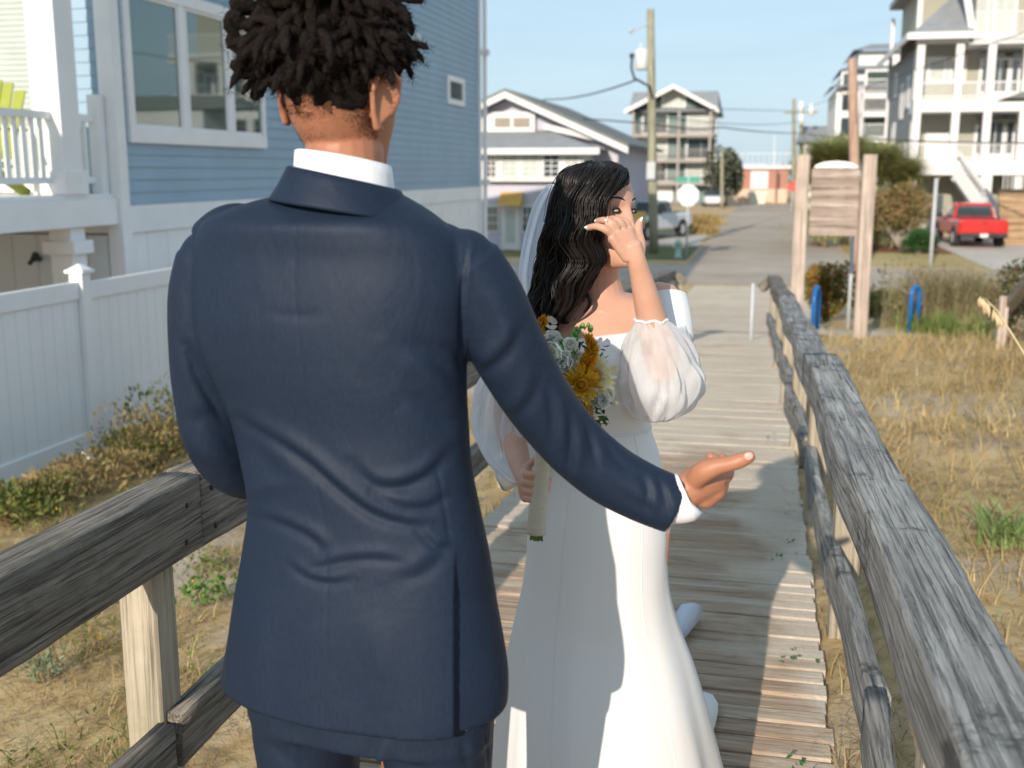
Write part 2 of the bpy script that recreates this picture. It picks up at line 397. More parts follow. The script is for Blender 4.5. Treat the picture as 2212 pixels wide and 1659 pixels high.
rl=Thing('wooden_railing',(-1.4,6,gz(-1.5,6)),'dark knotty timber railing along the left edge of the boardwalk behind the groom','railing','boardwalk railings')
plank_obj((-1.40,-1.5,RZ-.1),(-1.40,2.43,RZ-.095),.10,.195,W_L,rl,'top_rail',21,.006,70)
plank_obj((-1.40,2.436,RZ-.095),(-1.40,6.3,.72-.07),.10,.195,W_L,rl,'top_rail',23,.006,50)
plank_obj((-1.40,6.31,.72-.08),(-1.42,10.2,.52-.07),.09,.17,W_R,rl,'top_rail',25,.01,40)
plank_obj((-1.42,10.2,.52-.08),(-1.20,14.6,.30-.03),.14,.13,W_L,rl,'top_rail',27,.01,40)
plank_obj((-1.13,14.62,.29),(-1.03,14.66,.18),.14,.10,W_L,rl,'top_rail_end',29,.002,6)
plank_obj((-1.385,-1.5,.22),(-1.385,2.26,.225),.05,.14,W_L,rl,'lower_rail',31,.01,40)
plank_obj((-1.38,2.29,.235),(-1.38,6.4,.16),.055,.14,W_L,rl,'lower_rail',33,.01,40,-.03)
plank_obj((-1.4,6.4,.14),(-1.42,10.2,-.04),.05,.14,W_R,rl,'lower_rail',36,.02,40)
plank_obj((-1.42,10.25,-.05),(-1.19,14.55,-.20),.05,.14,W_R,rl,'lower_rail',35,.02,60)
for i,s_ in enumerate([.2,2.32,4.4,6.35,8.3,10.2,12.2,14.2,14.55]):
    post_obj(-1.475+(.03 if s_<4 else 0)+(.10,.22,.40)[i-6]*1.0 if i>5 else -1.475+(.03 if s_<4 else 0),s_,gz(-1.6,s_)-.3,dz(s_)+.72,W_P,rl,.10,yaw=.015*i)
m=MB()
for (x,y,z) in [(-1.347,2.36,.82),(-1.347,2.49,.83),(-1.347,2.5,.725),(-1.347,2.35,.73)]: m.ball((x,y,z),(.004,.008,.008),8,4)
m.build('bolt',paint('rusty_steel',(.03,.025,.02),.8,.3,20,.2),rl)
# ================= white vinyl fence =================
fe=Thing('vinyl_fence',(-5.45,8.1,gz(-5.4,8)),'white vinyl privacy fence with capped post beside the blue house','fence')
def fence_panel(s0,s1,z0,z1,tp=-5.45):
    m=MB(); s=s0; i=0
    while s<s1-.01:
        e=min(s+.148,s1); m.box(tp-.02,tp+.012,s+.002,e-.002,z0+.12,z1-.12); 
        m.box(tp-.017,tp+.006,e-.003,e+.003,z0+.12,z1-.12); s=e; i+=1
    m.build('panel',WHITE,fe)
    MB().box(tp-.03,tp+.03,s0,s1,z1-.14,z1).build('top_rail',WHITE,fe,bevel=.004)
    MB().box(tp-.03,tp+.03,s0,s1,z0,z0+.14).build('bottom_rail',WHITE,fe,bevel=.004)
fence_panel(1.0,8.0,-.66,.735)
fence_panel(8.14,10.6,-.72,.72); fence_panel(10.74,13.2,-.78,.68); fence_panel(13.34,18,-.9,.6)
for s_,z0,z1 in ((8.07,-.75,.80),(10.67,-.8,.78),(13.27,-.9,.75),(5.5,-.7,.75)):
    if s_==5.5: continue
    p=MB().box(-5.51,-5.39,s_-.06,s_+.06,z0,z1).build('post',WHITE,fe,bevel=.004)
    m=MB(); m.box(-5.535,-5.365,s_-.085,s_+.085,z1+.002,z1+.03); m.loft([[(-5.45+a*.075,s_+b*.075,z1+.031) for a,b in ((-1,-1),(1,-1),(1,1),(-1,1))],[(-5.45+a*.01,s_+b*.01,z1+.075) for a,b in ((-1,-1),(1,-1),(1,1),(-1,1))]]); m.build('post_cap',WHITE,p,bevel=.003)
# ================= building helpers =================
def window(par,t0,t1,z0,z1,s,rows=2,cols=2,fr=.09,fm=TRIMFAR,gm=GLASSD,proud=.05,name='window',mun=.03,back=None):
    f=MB()
    f.box(t0-fr,t1+fr,s-proud,s+.02,z0-fr,z0); f.box(t0-fr,t1+fr,s-proud,s+.02,z1,z1+fr)
    f.box(t0-fr,t0,s-proud,s+.02,z0,z1); f.box(t1,t1+fr,s-proud,s+.02,z0,z1)
    o=f.build(name,fm,par)
    MB().box(t0,t1,s-.012,s+.03,z0,z1).build('pane',gm,o)
    m=MB()
    for i in range(1,rows): z=z0+(z1-z0)*i/rows; m.box(t0,t1,s-.03,s-.014,z-mun/2,z+mun/2)
    for i in range(1,cols): a=t0+(t1-t0)*i/cols; m.box(a-mun/2,a+mun/2,s-.034,s-.0135,z0,z1)
    if m.v: m.build('muntin',fm,o)
    return o
def side_window(par,s0,s1,z0,z1,T,sg=-1,fr=.09,fm=TRIMFAR,gm=GLASSD,cols=1):
    f=MB(); a,b=sorted((T+sg*.05,T-sg*.02))
    f.box(a,b,s0-fr,s1+fr,z0-fr,z0); f.box(a,b,s0-fr,s1+fr,z1,z1+fr); f.box(a,b,s0-fr,s0,z0,z1); f.box(a,b,s1,s1+fr,z0,z1)
    o=f.build('window',fm,par); a,b=sorted((T+sg*.012,T-sg*.02)); MB().box(a,b,s0,s1,z0,z1).build('pane',gm,o); return o
def railing(par,t0,t1,z,h,s,fm=TRIMFAR,gap=.13,th=.04,axis_='t',T=None,name='railing'):
    m=MB()
    if axis_=='t':
        m.box(t0,t1,s-th,s+th,z+h-.06,z+h); m.box(t0,t1,s-th,s+th,z+.08,z+.14)
        n=int((t1-t0)/gap)
        for i in range(1,n): a=t0+(t1-t0)*i/n; m.box(a-.02,a+.02,s-.02,s+.02,z+.14,z+h-.06)
    else:
        m.box(T-th,T+th,t0,t1,z+h-.06,z+h); m.box(T-th,T+th,t0,t1,z+.08,z+.14)
        n=int((t1-t0)/gap)
        for i in range(1,n): a=t0+(t1-t0)*i/n; m.box(T-.02,T+.02,a-.02,a+.02,z+.14,z+h-.06)
    return m.build(name,fm,par)
def siding_wall(t0,t1,s,z0,z1,lap=.14,out=-1,axis_='t'):
    """saw-tooth lap boards; axis 't': wall in the plane s, else in the plane t=s"""
    m=MB(); z=z0
    while z<z1-1e-4:
        e=min(z+lap,z1)
        if axis_=='t': v=[(t0,s+out*.016,z),(t1,s+out*.016,z),(t1,s+out*.003,e),(t0,s+out*.003,e),(t0,s,z),(t1,s,z)]
        else: v=[(s+out*.016,t0,z),(s+out*.016,t1,z),(s+out*.003,t1,e),(s+out*.003,t0,e),(s,t0,z),(s,t1,z)]
        m.add(v,[(0,1,2,3),(4,5,1,0)]); z=e
    return m
# ================= blue house =================
T0=-6.5; SC=10.42; SE=25.3
bh=Thing('blue_house',(T0-3,SC,-.7),'light blue lap sided house with white trim, skirting and raised porch on the left','house')
wl=siding_wall(SC,SE,T0,1.27,7.4,.13,1,'s').build('siding_wall',BLUE,bh)
siding_wall(T0-8,T0,SC+.0,1.27,7.4,.13,-1,'t').build('siding_wall',BLUE,bh)
MB().box(T0-8,T0-.02,SC+.03,SE,1.2,7.35).build('wall_core',BLUE,bh)
MB().box(T0-8,T0+.03,SC+.0,SE-.02,.98,1.265).build('band_board',TRIM,bh,bevel=.005)
m=MB(); s=SC+.05
while s<SE-.05: e=min(s+.42,SE-.03); m.box(T0-.06,T0+.0,s+.004,e-.004,-.9,.975); m.box(T0-.05,T0-.008,e-.004,e+.004,-.9,.975); s=e
m.box(T0-8,T0-.07,SC+.06,SE-.02,-.9,.97)
m.build('skirting',TRIM,bh)
MB().box(T0-.14,T0+.04,SC-.045,SC+.12,-.9,7.4).build('corner_trim',TRIM,bh,bevel=.005)
MB().box(T0-.14,T0+.04,SE-.12,SE+.04,-.9,7.4).build('corner_trim',TRIM,bh,bevel=.005)
MB().tube([(T0+.1,SE+.12,-.8),(T0+.1,SE+.12,3.6),(T0+.1,SE+.12,7.4)],.05,8).build('downpipe',TRIM,bh)
for z in (1.3,4.2): MB().box(T0+.03,T0+.2,SE+.0,SE+.22,z,z+.12).build('pipe_bracket',TRIM,bh)
MB().poly([(T0+.5,SC-3.5,7.2),(T0-4,SC-3.5,7.9),(T0-8.5,SC-3.5,7.2),(T0-8.5,SC-3.5,7.4),(T0-4,SC-3.5,8.15),(T0+.5,SC-3.5,7.4)],(0,SE-SC+4,0)).build('roof',paint('grey_shingle',(.14,.14,.15),.9,.2,3,.2),bh)
# triple window
def FTw(px,py): return FT(px,py,T0+.05)
s0,zb=FTw(284,308); s1,_=FTw(577,321)
zt=FTw(460,12)[1]-.0; zt=3.42
wn=MB(); fr=.1
wn.box(T0-.01,T0+.06,s0,s1,zb,zb+.16); wn.box(T0-.01,T0+.06,s0,s1,zt,zt+.13)
cuts=[s0,FTw(395,300)[0],FTw(492,300)[0],s1]
pos=[s0, (s1-s0)*.36+s0,(s1-s0)*.70+s0, s1]
for i,p in enumerate(pos):
    wdt=.11 if i in(0,3) else .14
    a=p if i==0 else (p-wdt if i==3 else p-wdt/2); wn.box(T0-.01,T0+.055,a,a+wdt,zb+.16,zt)
wo=wn.build('window_frame',TRIM,bh,bevel=.006)
for i in range(3):
    a,b=pos[i]+.1,pos[i+1]-.06
    MB().box(T0+.008,T0+.024,a,b,zb+.15,zt).build('pane',GLASS,wo)
    g=MB(); w_=.035
    g.box(T0+.02,T0+.04,a,b,zb+.16,zb+.16+w_); g.box(T0+.02,T0+.04,a,b,zt-w_,zt); g.box(T0+.02,T0+.04,a,a+w_,zb+.16+w_,zt-w_); g.box(T0+.02,T0+.04,b-w_,b,zb+.16+w_,zt-w_)
    g.build('sash',TRIM,wo,bevel=.003)
# small square window
a0,z1_=FTw(968,155); a1,z0_=FTw(1005,231)
s_=MB(); z0_,z1_=z0_-.0,3.55
s_.box(T0,T0+.05,a0,a1,z0_,z0_+.11); s_.box(T0,T0+.05,a0,a1,z1_-.11,z1_); s_.box(T0,T0+.05,a0,a0+.16,z0_+.11,z1_-.11); s_.box(T0,T0+.05,a1-.16,a1,z0_+.11,z1_-.11)
so_=s_.build('window_frame',TRIM,bh,bevel=.004); MB().box(T0+.01,T0+.028,a0+.15,a1-.15,z0_+.1,z1_-.1).build('pane',GLASS,so_)
# flood lights on the wall
for px,py in ((852,60),(900,78)):
    a,z=FT(px,py,T0+.12); m=MB(); m.tube([(T0+.005,a,z),(T0+.09,a,z)],.035,8); m.ball((T0+.14,a,z-.02),(.06,.06,.07),10,6); m.build('flood_light',TRIM,bh,True)
# hose bib on the recess wall
# porch
PZ=1.38
MB().box(T0-.16,T0+.0,2.0,SC-.05,1.08,PZ-.03).build('porch_beam',TRIM,bh,bevel=.006)
MB().box(T0-7.9,T0-.03,2.0,SC-.05,PZ-.028,PZ+.01).build('porch_floor',TRIM,bh)
MB().box(T0-.33,T0-.03,9.55,9.86,PZ+.012,7.2).build('porch_column',TRIM,bh,bevel=.01)
MB().box(T0-.36,T0-.0,9.52,9.89,PZ+.012,PZ+.24).build('column_base',TRIM,bh,bevel=.008)
m=MB(); zr=2.17
m.box(T0-.21,T0-.13,2.2,9.545,zr-.07,zr); m.box(T0-.2,T0-.14,2.2,9.545,PZ+.12,PZ+.18)
s=9.42
while s>4.5: m.box(T0-.185,T0-.15,s-.02,s+.02,PZ+.18,zr-.07); s-=.125
m.build('porch_railing',TRIM,bh)
m=MB(); m.box(T0-.21,T0-.13,9.9,SC-.05,zr-.07,zr); m.box(T0-.2,T0-.14,9.9,SC-.05,PZ+.12,PZ+.18); m.box(T0-.19,T0-.15,10.1,10.14,PZ+.18,zr-.07)
m.box(T0-.2,T0-.08,10.25,10.36,PZ+.01,zr+.2)
m.build('porch_railing',TRIM,bh)
# bright porch door/window with blinds on the face towards the camera
a0=FS(-60,100,SC)[0]; a1=FS(92,100,SC)[0]
m=MB(); m.box(a0,a1+.1,SC-.05,SC-.017,PZ+.02,PZ+.1); m.box(a1,a1+.13,SC-.05,SC-.017,PZ+.1,5.2)
dw=m.build('porch_window',TRIM,bh); m=MB(); z=PZ+.1
MB().box(a0,a1,SC-.02,SC-.005,PZ+.1,5.2).build('pane',BLIND,dw)
while z<5.2: m.box(a0,a1,SC-.032,SC-.0205,z,z+.034); z+=.055
m.build('blind',paint('blind_slats',(.44,.48,.44),.5,.05,3,0),dw)
# underside: recess wall, lower column
m=MB(); a=T0-4
while a<T0-.2: m.box(a+.003,min(a+.3,T0-.16)-.003,SC-.02,SC+.05,-.9,.96); a+=.3
m.build('recess_wall',paint('recess_paint',(.70,.76,.80),.6,.06,2,.04),bh)
MB().box(T0-.3,T0-.06,9.62,9.86,-.9,1.075).build('lower_column',TRIM,bh,bevel=.008)
MB().box(T0-.36,T0-.0,9.58,9.9,.82,.95).build('column_cap',TRIM,bh,bevel=.008)
a,z=FS(76,560,SC-.1); m=MB(); m.tube([(a,SC-.02,z),(a,SC-.14,z+.01)],.03,8); m.tube([(a+.02,SC-.12,z+.03),(a-.05,SC-.14,z-.05)],.022,8); m.ball((a+.02,SC-.12,z+.04),.04,8,5)
m.build('tap',paint('dark_metal',(.04,.05,.05),.5,.2,8,.1),bh,True)
# ================= lime adirondack chair =================
ac=Thing('porch_chair',(T0-.72,9.15,PZ+.012),'lime green slatted wooden lounge chair on the raised white porch','chair')
bx,by=ac.base.x,ac.base.y; m=MB()
for i in range(5):
    x=bx-.24+.12*i; h=.62+.12*math.cos((i-2)*.7); m.beam((x,by+.2,PZ+.35),(x,by+.46,PZ+.35+h),.117,.022,(0,-1,.3))
m.build('backrest',LIME,ac,bevel=.008)
m=MB()
for i in range(5): m.beam((bx-.29,by-.32+.12*i,PZ+.40-.03*i),(bx+.29,by-.32+.12*i,PZ+.40-.03*i),.10,.022)
m.build('seat',LIME,ac)
for sx in (-1,1):
    MB().beam((bx+sx*.30,by-.36,PZ+.013),(bx+sx*.30,by-.36,PZ+.60),.09,.025,(1,0,0)).build('leg',LIME,ac)
    MB().beam((bx+sx*.27,by+.42,PZ+.013),(bx+sx*.27,by-.38,PZ+.40),.03,.10).build('leg',LIME,ac)
    MB().beam((bx+sx*.33,by-.42,PZ+.615),(bx+sx*.33,by+.36,PZ+.62),.12,.025).build('armrest',LIME,ac,bevel=.008)
# ================= lavender house =================
LAV=paint('lavender_siding',(.49,.48,.56),.7,.05,.8,.05,12); ROOF=paint('dark_green_shingle',(.17,.18,.17),.9,.15,3,.2,10); ROOFG=paint('grey_shingle_roof',(.26,.27,.28),.9,.12,2,.2,10)
AWN=paint('mustard_awning',(.62,.38,.10),.8,.1,3,.05)
S1=46.
def f1(px,py,S=S1): return FS(px,py,S)
lh=Thing('lavender_house',(f1(1150,530)[0],S1,GZ),'lavender house with white trimmed gable, grey porch roof and small mustard awnings','house')
tp,zp=f1(1100,200); tr_,ze=f1(1362,318); tl=2*tp-tr_; zb=GZ
MB().poly([(tl+.4,S1,zb),(tr_-.5,S1,zb),(tr_-.5,S1,ze+.1),(tp,S1,zp-.25),(tl+.4,S1,ze+.1)],(0,14,0)).build('wall',LAV,lh)
def slab(a,b,th,s0,s1):
    (x0,z0),(x1,z1)=a,b; return MB().poly([(x0,s0,z0),(x1,s0,z1),(x1,s0,z1+th),(x0,s0,z0+th)],(0,s1-s0,0))
slab((tp,zp),(tr_,ze),.12,S1-.8,S1+14.5).build('roof',ROOF,lh); slab((tp,zp),(tl,ze),.12,S1-.8,S1+14.5).build('roof',ROOF,lh)
slab((tp,zp-.26),(tr_,ze-.26),.25,S1-.85,S1-.6).build('rake_board',TRIMFAR,lh); slab((tp,zp-.26),(tl,ze-.26),.25,S1-.85,S1-.6).build('rake_board',TRIMFAR,lh)
# upper vent strip with two dark openings
a0,zz=f1(1050,243); a1,z2=f1(1158,285)
MB().box(tp-(a1-tp),a1,S1-.25,S1-.01,z2,zz).build('dormer_band',TRIMFAR,lh)
for p0,p1 in ((1072,1105),(1112,1147)):
    b0,y1=f1(p0,258); b1,y0=f1(p1,272); MB().box(b0,b1,S1-.29,S1-.26,y0-.05,y1+.05).build('vent',paint('vent_brown',(.30,.26,.22),.8,.1,3,0),lh)
# porch roof (hip): front eave
e0,ez=f1(1020,322); e1,_=f1(1290,315); rz=f1(1160,280)[1]
PS=S1-3.0
e1=FS(1290,315,PS)[0]; ez=FS(1200,322,PS)[1]; r1=f1(1185,280)[0]; rz=f1(1160,281)[1]
v=[(tl-.2,PS,ez),(e1,PS,ez),(r1,S1-.02,rz),(tl+1.5,S1-.02,rz),(e1,S1-.02,ez-.0),(tl-.2,S1-.02,ez)]
MB().add(v,[(0,1,2,3),(1,4,2),(0,3,5),(0,5,4,1),(3,2,4,5)]).build('porch_roof',ROOFG,lh)
MB().box(tl-.25,e1+.1,PS-.12,PS,ez-.2,ez+.04).build('fascia',TRIMFAR,lh)
slab((r1-.1,rz+.02),(e1+.5,ez+.15),.22,S1-.5,S1-.3).build('rake_board',TRIMFAR,lh)
# enclosed upper porch: white wall with windows
WS=PS+.5; wt0=tl+.6; wt1=FS(1262,340,WS)[0]; wz1=ez-.2; wz0=FS(1200,392,WS)[1]
MB().box(wt0,wt1,WS,S1-.02,wz0,wz1).build('upper_wall',TRIMFAR,lh)
for p0,p1,dk in ((1050,1072,1),(1084,1118,0),(1128,1164,0),(1174,1208,1),(1220,1250,0)):
    b0,y1=FS(p0,334,WS); b1,y0=FS(p1,386,WS)
    window(lh,b0+.03,b1-.03,y0+.08,y1-.03,WS,4,2,.06,TRIMFAR,GLASSD if dk else BLIND,.05,mun=.035)
lz0=GZ; lz1=wz0
MB().box(wt0,wt1-.3,WS+.4,S1-.02,lz0,lz1-.005).build('lower_wall',LAV,lh)
LS=WS+.4
window(lh,*[FS(p,450,LS)[0] for p in (1130,1158)],FS(1140,500,LS)[1],FS(1140,447,LS)[1],LS,3,3,.07,TRIMFAR,GLASSD)
window(lh,*[FS(p,450,LS)[0] for p in (1052,1075)],FS(1140,500,LS)[1],FS(1140,447,LS)[1],LS,3,3,.07,TRIMFAR,GLASSD)
window(lh,*[FS(p,450,LS)[0] for p in (1200,1232)],FS(1140,500,LS)[1],FS(1140,447,LS)[1],LS,3,3,.07,TRIMFAR,GLASSD)
b0=FS(1088,450,LS)[0]; b1=FS(1118,450,LS)[0]
MB().box(b0-.1,b1+.1,LS-.05,LS+.02,GZ+.05,FS(1140,445,LS)[1]).build('door',TRIMFAR,lh); MB().box(b0+.1,b1-.1,LS-.07,LS-.052,GZ+.35,FS(1140,455,LS)[1]).build('pane',BLIND,lh.o.children[-1])
for i,(p0,p1) in enumerate(((1075,1124),(1352,1392))):
    b0,y1=FS(p0,415,LS-.6) ; b1,y0=FS(p1,445,LS-.6)
    if i: y1-=.75; y0-=.75
    MB().poly([(b0,LS-.7,y0),(b0,LS-.02,y1),(b0,LS-.02,y0)],(b1-b0,0,0)).build('awning',AWN,lh)
MB().box(tr_-2.0,tr_-.52,S1-.06,S1-.005,FS(1350,392,S1)[1]-.5,ze-.6).build('side_board',paint('red_brown_board',(.32,.13,.09),.8,.1,3,0),lh)
# ================= green balcony apartments =================
S2=112.
GRN=paint('grey_green_wall',(.15,.22,.215),.8,.06,.6,0); DECKG=paint('weathered_balcony',(.32,.29,.265),.8,.1,1,0)
def f2(px,py): return FS(px,py,S2)
ap=Thing('apartment_building',(f2(1450,440)[0],S2,GZ),'grey green four storey balcony block with white gable trim at the far end','building')
x0=f2(1366,300)[0]; x1=f2(1536,300)[0]; xm=(x0+x1)/2+.1; zpk=f2(1440,185)[1]; zev=f2(1355,242)[1]; zr0=f2(1450,190)[1]
MB().box(x0,x1,S2+1.6,S2+13,GZ,zev).build('wall',GRN,ap)
MB().poly([(x0+.2,S2+1.55,zev-.1),(x1-.2,S2+1.55,zev-.1),(xm,S2+1.55,zpk-.4)],(0,1,0)).build('gable',GRN,ap)
MB().add([(x0-.5,S2+.6,zev),(x1+.6,S2+.6,zev),(x1+.3,S2+5,zr0),(x0-.6,S2+5,zr0),(x0-.5,S2+14,zev),(x1+.6,S2+14,zev)],[(0,1,2,3),(3,2,5,4),(0,3,4),(1,5,2)]).build('roof',ROOFG,ap)
slab((xm,zpk-.3),(x1+.7,zev-.2),.4,S2-.5,S2-.1).build('rake_board',TRIMFAR,ap); slab((xm,zpk-.3),(x0-.8,zev-.2),.4,S2-.5,S2-.1).build('rake_board',TRIMFAR,ap)
MB().poly([(x0-.8,S2-.05,zev),(xm,S2-.05,zpk-.05),(x1+.7,S2-.05,zev),(x1+.7,S2-.05,zev+.1),(xm,S2-.05,zpk+.1),(x0-.8,S2-.05,zev+.1)],(0,5,0)).build('roof',ROOFG,ap)
window(ap,xm-1.1,xm+.9,f2(1450,228)[1],f2(1450,197)[1],S2+1.5,2,2,.2,TRIMFAR,BLIND)
flo=[f2(1450,y)[1] for y in (292,347,396,432)]
for i,z in enumerate(flo[:3]):
    MB().box(x0-.1,x1+.2,S2-.1,S2+1.58,z-.18,z+.12).build('balcony_floor',DECKG,ap)
    railing(ap,x0,x1,z+.12,1.0,S2,DECKG,.16,.05)
    for a,b in ((x0+.9,x0+3.2),(xm+1.4,xm+4.0)): window(ap,a,b,z+.25,z+2.1,S2+1.6,1,2,.16,TRIMFAR,BLIND if (i+int(a))%2 else GLASSD)
for a in (x0+.05,xm+.6,x1-.1): MB().box(a-.12,a+.12,S2-.14,S2+.1,GZ,zev).build('post',DECKG,ap)
MB().box(x0+1,x0+4,S2+1.4,S2+1.58,GZ+.1,GZ+2.2).build('garage_door',TRIMFAR,ap)
# ================= beige house (right) =================
S3=57.
BEI=paint('beige_siding',(.34,.33,.265),.7,.04,.6,.04,10); GREYS=None
def f3(px,py): return FS(px,py,S3)
hb=Thing('beige_house',(f3(2100,480)[0],S3+3,GZ),'tall beige house with white stacked porches and outside stairs above the red truck','house')
L0=f3(1972,300)[0]; Rr=f3(2600,300)[0]; zE=f3(2090,92)[1]
zF=[f3(2090,y)[1] for y in (378,213)]   # porch beam bottoms
BS=S3+2.4   # recessed wall
MB().box(L0+.25,Rr,BS,S3+15,GZ,zE+.2).build('wall',BEI,hb)
wl=siding_wall(BS-.02,S3+15.02,L0+.24,GZ,zE+.15,.2,-1,'s'); wl.build('side_siding',paint('grey_side_siding',(.24,.245,.25),.7,.05,.8,.05),hb)
MB().box(L0+.12,L0+.36,BS-.12,BS+.12,GZ,zE).build('corner_trim',TRIMFAR,hb); 
MB().box(L0+.1,L0+.3,S3+14.9,S3+15.15,GZ,zE+3).build('corner_trim',TRIMFAR,hb)
for i,(za,zb_) in enumerate(((f3(2090,378)[1],f3(2090,345)[1]),(f3(2090,241)[1],f3(2090,212)[1]))):
    MB().box(L0,Rr,S3-.02,BS-.02,za,zb_-.02).build('porch_floor',TRIMFAR,hb)
    railing(hb,L0+.1,Rr,zb_-.02,.78,S3+.1,TRIMFAR,.16,.04)
colx=[f3(p,200)[0] for p in (1984,2068,2137,2215,2290,2370,2450,2540)]
for i,a in enumerate(colx): MB().box(a-.17,a+.17,S3-.05,S3+.28,(GZ if i in(0,3,5,7) else f3(2090,378)[1]),zE-.02).build('porch_column',TRIMFAR,hb)
MB().box(f3(2130,300)[0]-.1,f3(2150,300)[0],S3-.05,S3+.28,GZ,f3(2090,378)[1]-.01).build('porch_column',TRIMFAR,hb)
MB().box(L0-.1,Rr,S3-.1,S3+.3,zE,zE+.35).build('eave_beam',TRIMFAR,hb)
rb=f3(2068,90)[0]
zt=f3(2090,8)[1]+1
MB().add([(L0-.5,S3-.5,zE+.36),(rb+.6,S3-.5,zE+.36),(rb+.6,S3+5.5,zt+1.2),(L0+3.3,S3+5.5,zt+1.2),(L0-.5,S3+15.2,zE+.36),(L0+3.3,S3+11,zt+1.2)],[(0,1,2,3),(0,3,5,4)]).build('roof',ROOFG,hb)
MB().box(L0-.55,rb+.6,S3-.6,S3-.5,zE+.15,zE+.45).build('gutter',TRIMFAR,hb); MB().box(L0-.6,L0-.5,S3-.5,S3+15,zE+.15,zE+.45).build('gutter',TRIMFAR,hb)
# upper dormer block on the left (far) and upper balcony on the right
uz0=zE+.4
MB().box(L0+.6,L0+3.6,S3+6,S3+14,uz0,uz0+3.6).build('upper_wall',BEI,hb)
MB().box(L0+.5,L0+.75,S3+5.9,S3+6.1,uz0,uz0+3.6).build('corner_trim',TRIMFAR,hb)
MB().box(L0-.1,L0+4.4,S3+5.2,S3+14.5,uz0+3.0,uz0+3.3).build('upper_eave',ROOFG,hb)
MB().box(L0+2.2,L0+3.4,S3+5.93,S3+5.99,uz0+.8,uz0+3.0).build('upper_window',TRIMFAR,hb)
ub0=rb+.7; zfl=f3(2090,84)[1]
MB().box(ub0-.2,Rr,S3-.1,BS+2,zfl-.25,zfl+.05).build('porch_floor',TRIMFAR,hb)
railing(hb,ub0,Rr,zfl+.05,1.15,S3+.05,TRIMFAR,.16,.05)
MB().box(ub0,Rr,BS+1,S3+12,zfl,zfl+4.5).build('upper_wall',BEI,hb)
MB().beam((ub0-.0,S3+.1,zfl+.05),(ub0-.9,S3+.1,zfl+4),.25,.3).build('gable_trim',TRIMFAR,hb)
MB().add([(ub0-1.2,S3-.4,zfl+4.2),(Rr,S3-.4,zfl+4.2),(Rr,S3+6,zfl+6.5),(ub0-1.2,S3+6,zfl+6.5)],[(0,1,2,3)]).build('roof',ROOFG,hb)
for a in (f3(2118,20)[0],f3(2180,20)[0],f3(2260,20)[0]): window(hb,a,a+.85,zfl+.3,zfl+2.3,BS+1,2,2,.15,TRIMFAR,BLIND)
def f4(px,py): return FS(px,py,BS)
for zi,(ya,yb) in enumerate(((345,262),(212,115))):
    z0=f4(2090,ya)[1]; z1=f4(2090,yb)[1]
    if zi==1:
        window(hb,f4(2000,300)[0],f4(2028,300)[0],z0+.9,z1-.35,BS,1,1,.22,TRIMFAR,BLIND); window(hb,f4(2045,300)[0],f4(2066,300)[0],z0+.9,z1-.35,BS,1,1,.22,TRIMFAR,BLIND)
    else: MB().box(f4(1998,300)[0],f4(2062,300)[0],BS-.05,BS-.002,z0,z0+1.3).build('wainscot',TRIMFAR,hb)
    for c in (2148,2330,2470):
        a=f4(c,300)[0]; MB().box(a-.95,a+.95,BS-.08,BS-.002,z0,z1-.25).build('door_frame',TRIMFAR,hb); fo=hb.o.children[-1]
        MB().box(a-.32,a+.32,BS-.10,BS-.082,z0+.3,z0+1.75).build('pane',GLASSD,fo); MB().box(a-.8,a-.55,BS-.10,BS-.082,z0+.3,z0+1.75).build('pane',GLASSD,fo); MB().box(a+.55,a+.8,BS-.10,BS-.082,z0+.3,z0+1.75).build('pane',GLASSD,fo)
        MB().box(a-.02,a+.02,BS-.12,BS-.102,z0+.3,z0+1.75).build('muntin',TRIMFAR,fo); MB().box(a-.9,a+.9,BS-.1,BS-.082,z0+1.95,z0+2.12).build('transom',GLASSD,fo)
    for c in (2108,2192):
        a=f4(c,300)[0]; MB().ball((a,BS-.14,z0+1.6),(.12,.12,.14),8,5).build('wall_lamp',TRIMFAR,hb,True)
for c in ((2300,2320),(2400,2430),(2520,2560)):
    window(hb,f4(c[0],300)[0],f4(c[1],300)[0],f4(2090,300)[1],f4(2090,262)[1],BS,2,1,.15,TRIMFAR,GLASSD); window(hb,f4(c[0],300)[0],f4(c[1],300)[0],f4(2090,180)[1],f4(2090,125)[1],BS,2,1,.15,TRIMFAR,GLASSD)
for s_,za,zb_ in ((S3+4.5,f3(2090,215)[1],f3(2090,150)[1]),(S3+7.2,f3(2090,235)[1],f3(2090,160)[1]),(S3+4.5,f3(2090,365)[1],f3(2090,310)[1]),(S3+7.2,f3(2090,365)[1],f3(2090,310)[1]),(S3+10.5,f3(2090,300)[1],f3(2090,250)[1]),(S3+10.5,f3(2090,170)[1],f3(2090,120)[1])): side_window(hb,s_,s_+1.1,za,zb_,L0+.22,-1,.14,gm=BLIND)
# garage recess under porch is shaded; dark door in it
a=f4(2030,300)[0]; MB().box(a-.35,a+.35,BS-.06,BS-.003,GZ,GZ+2.0).build('door',paint('dark_green_door',(.05,.08,.09),.5,.1,3,0),hb)
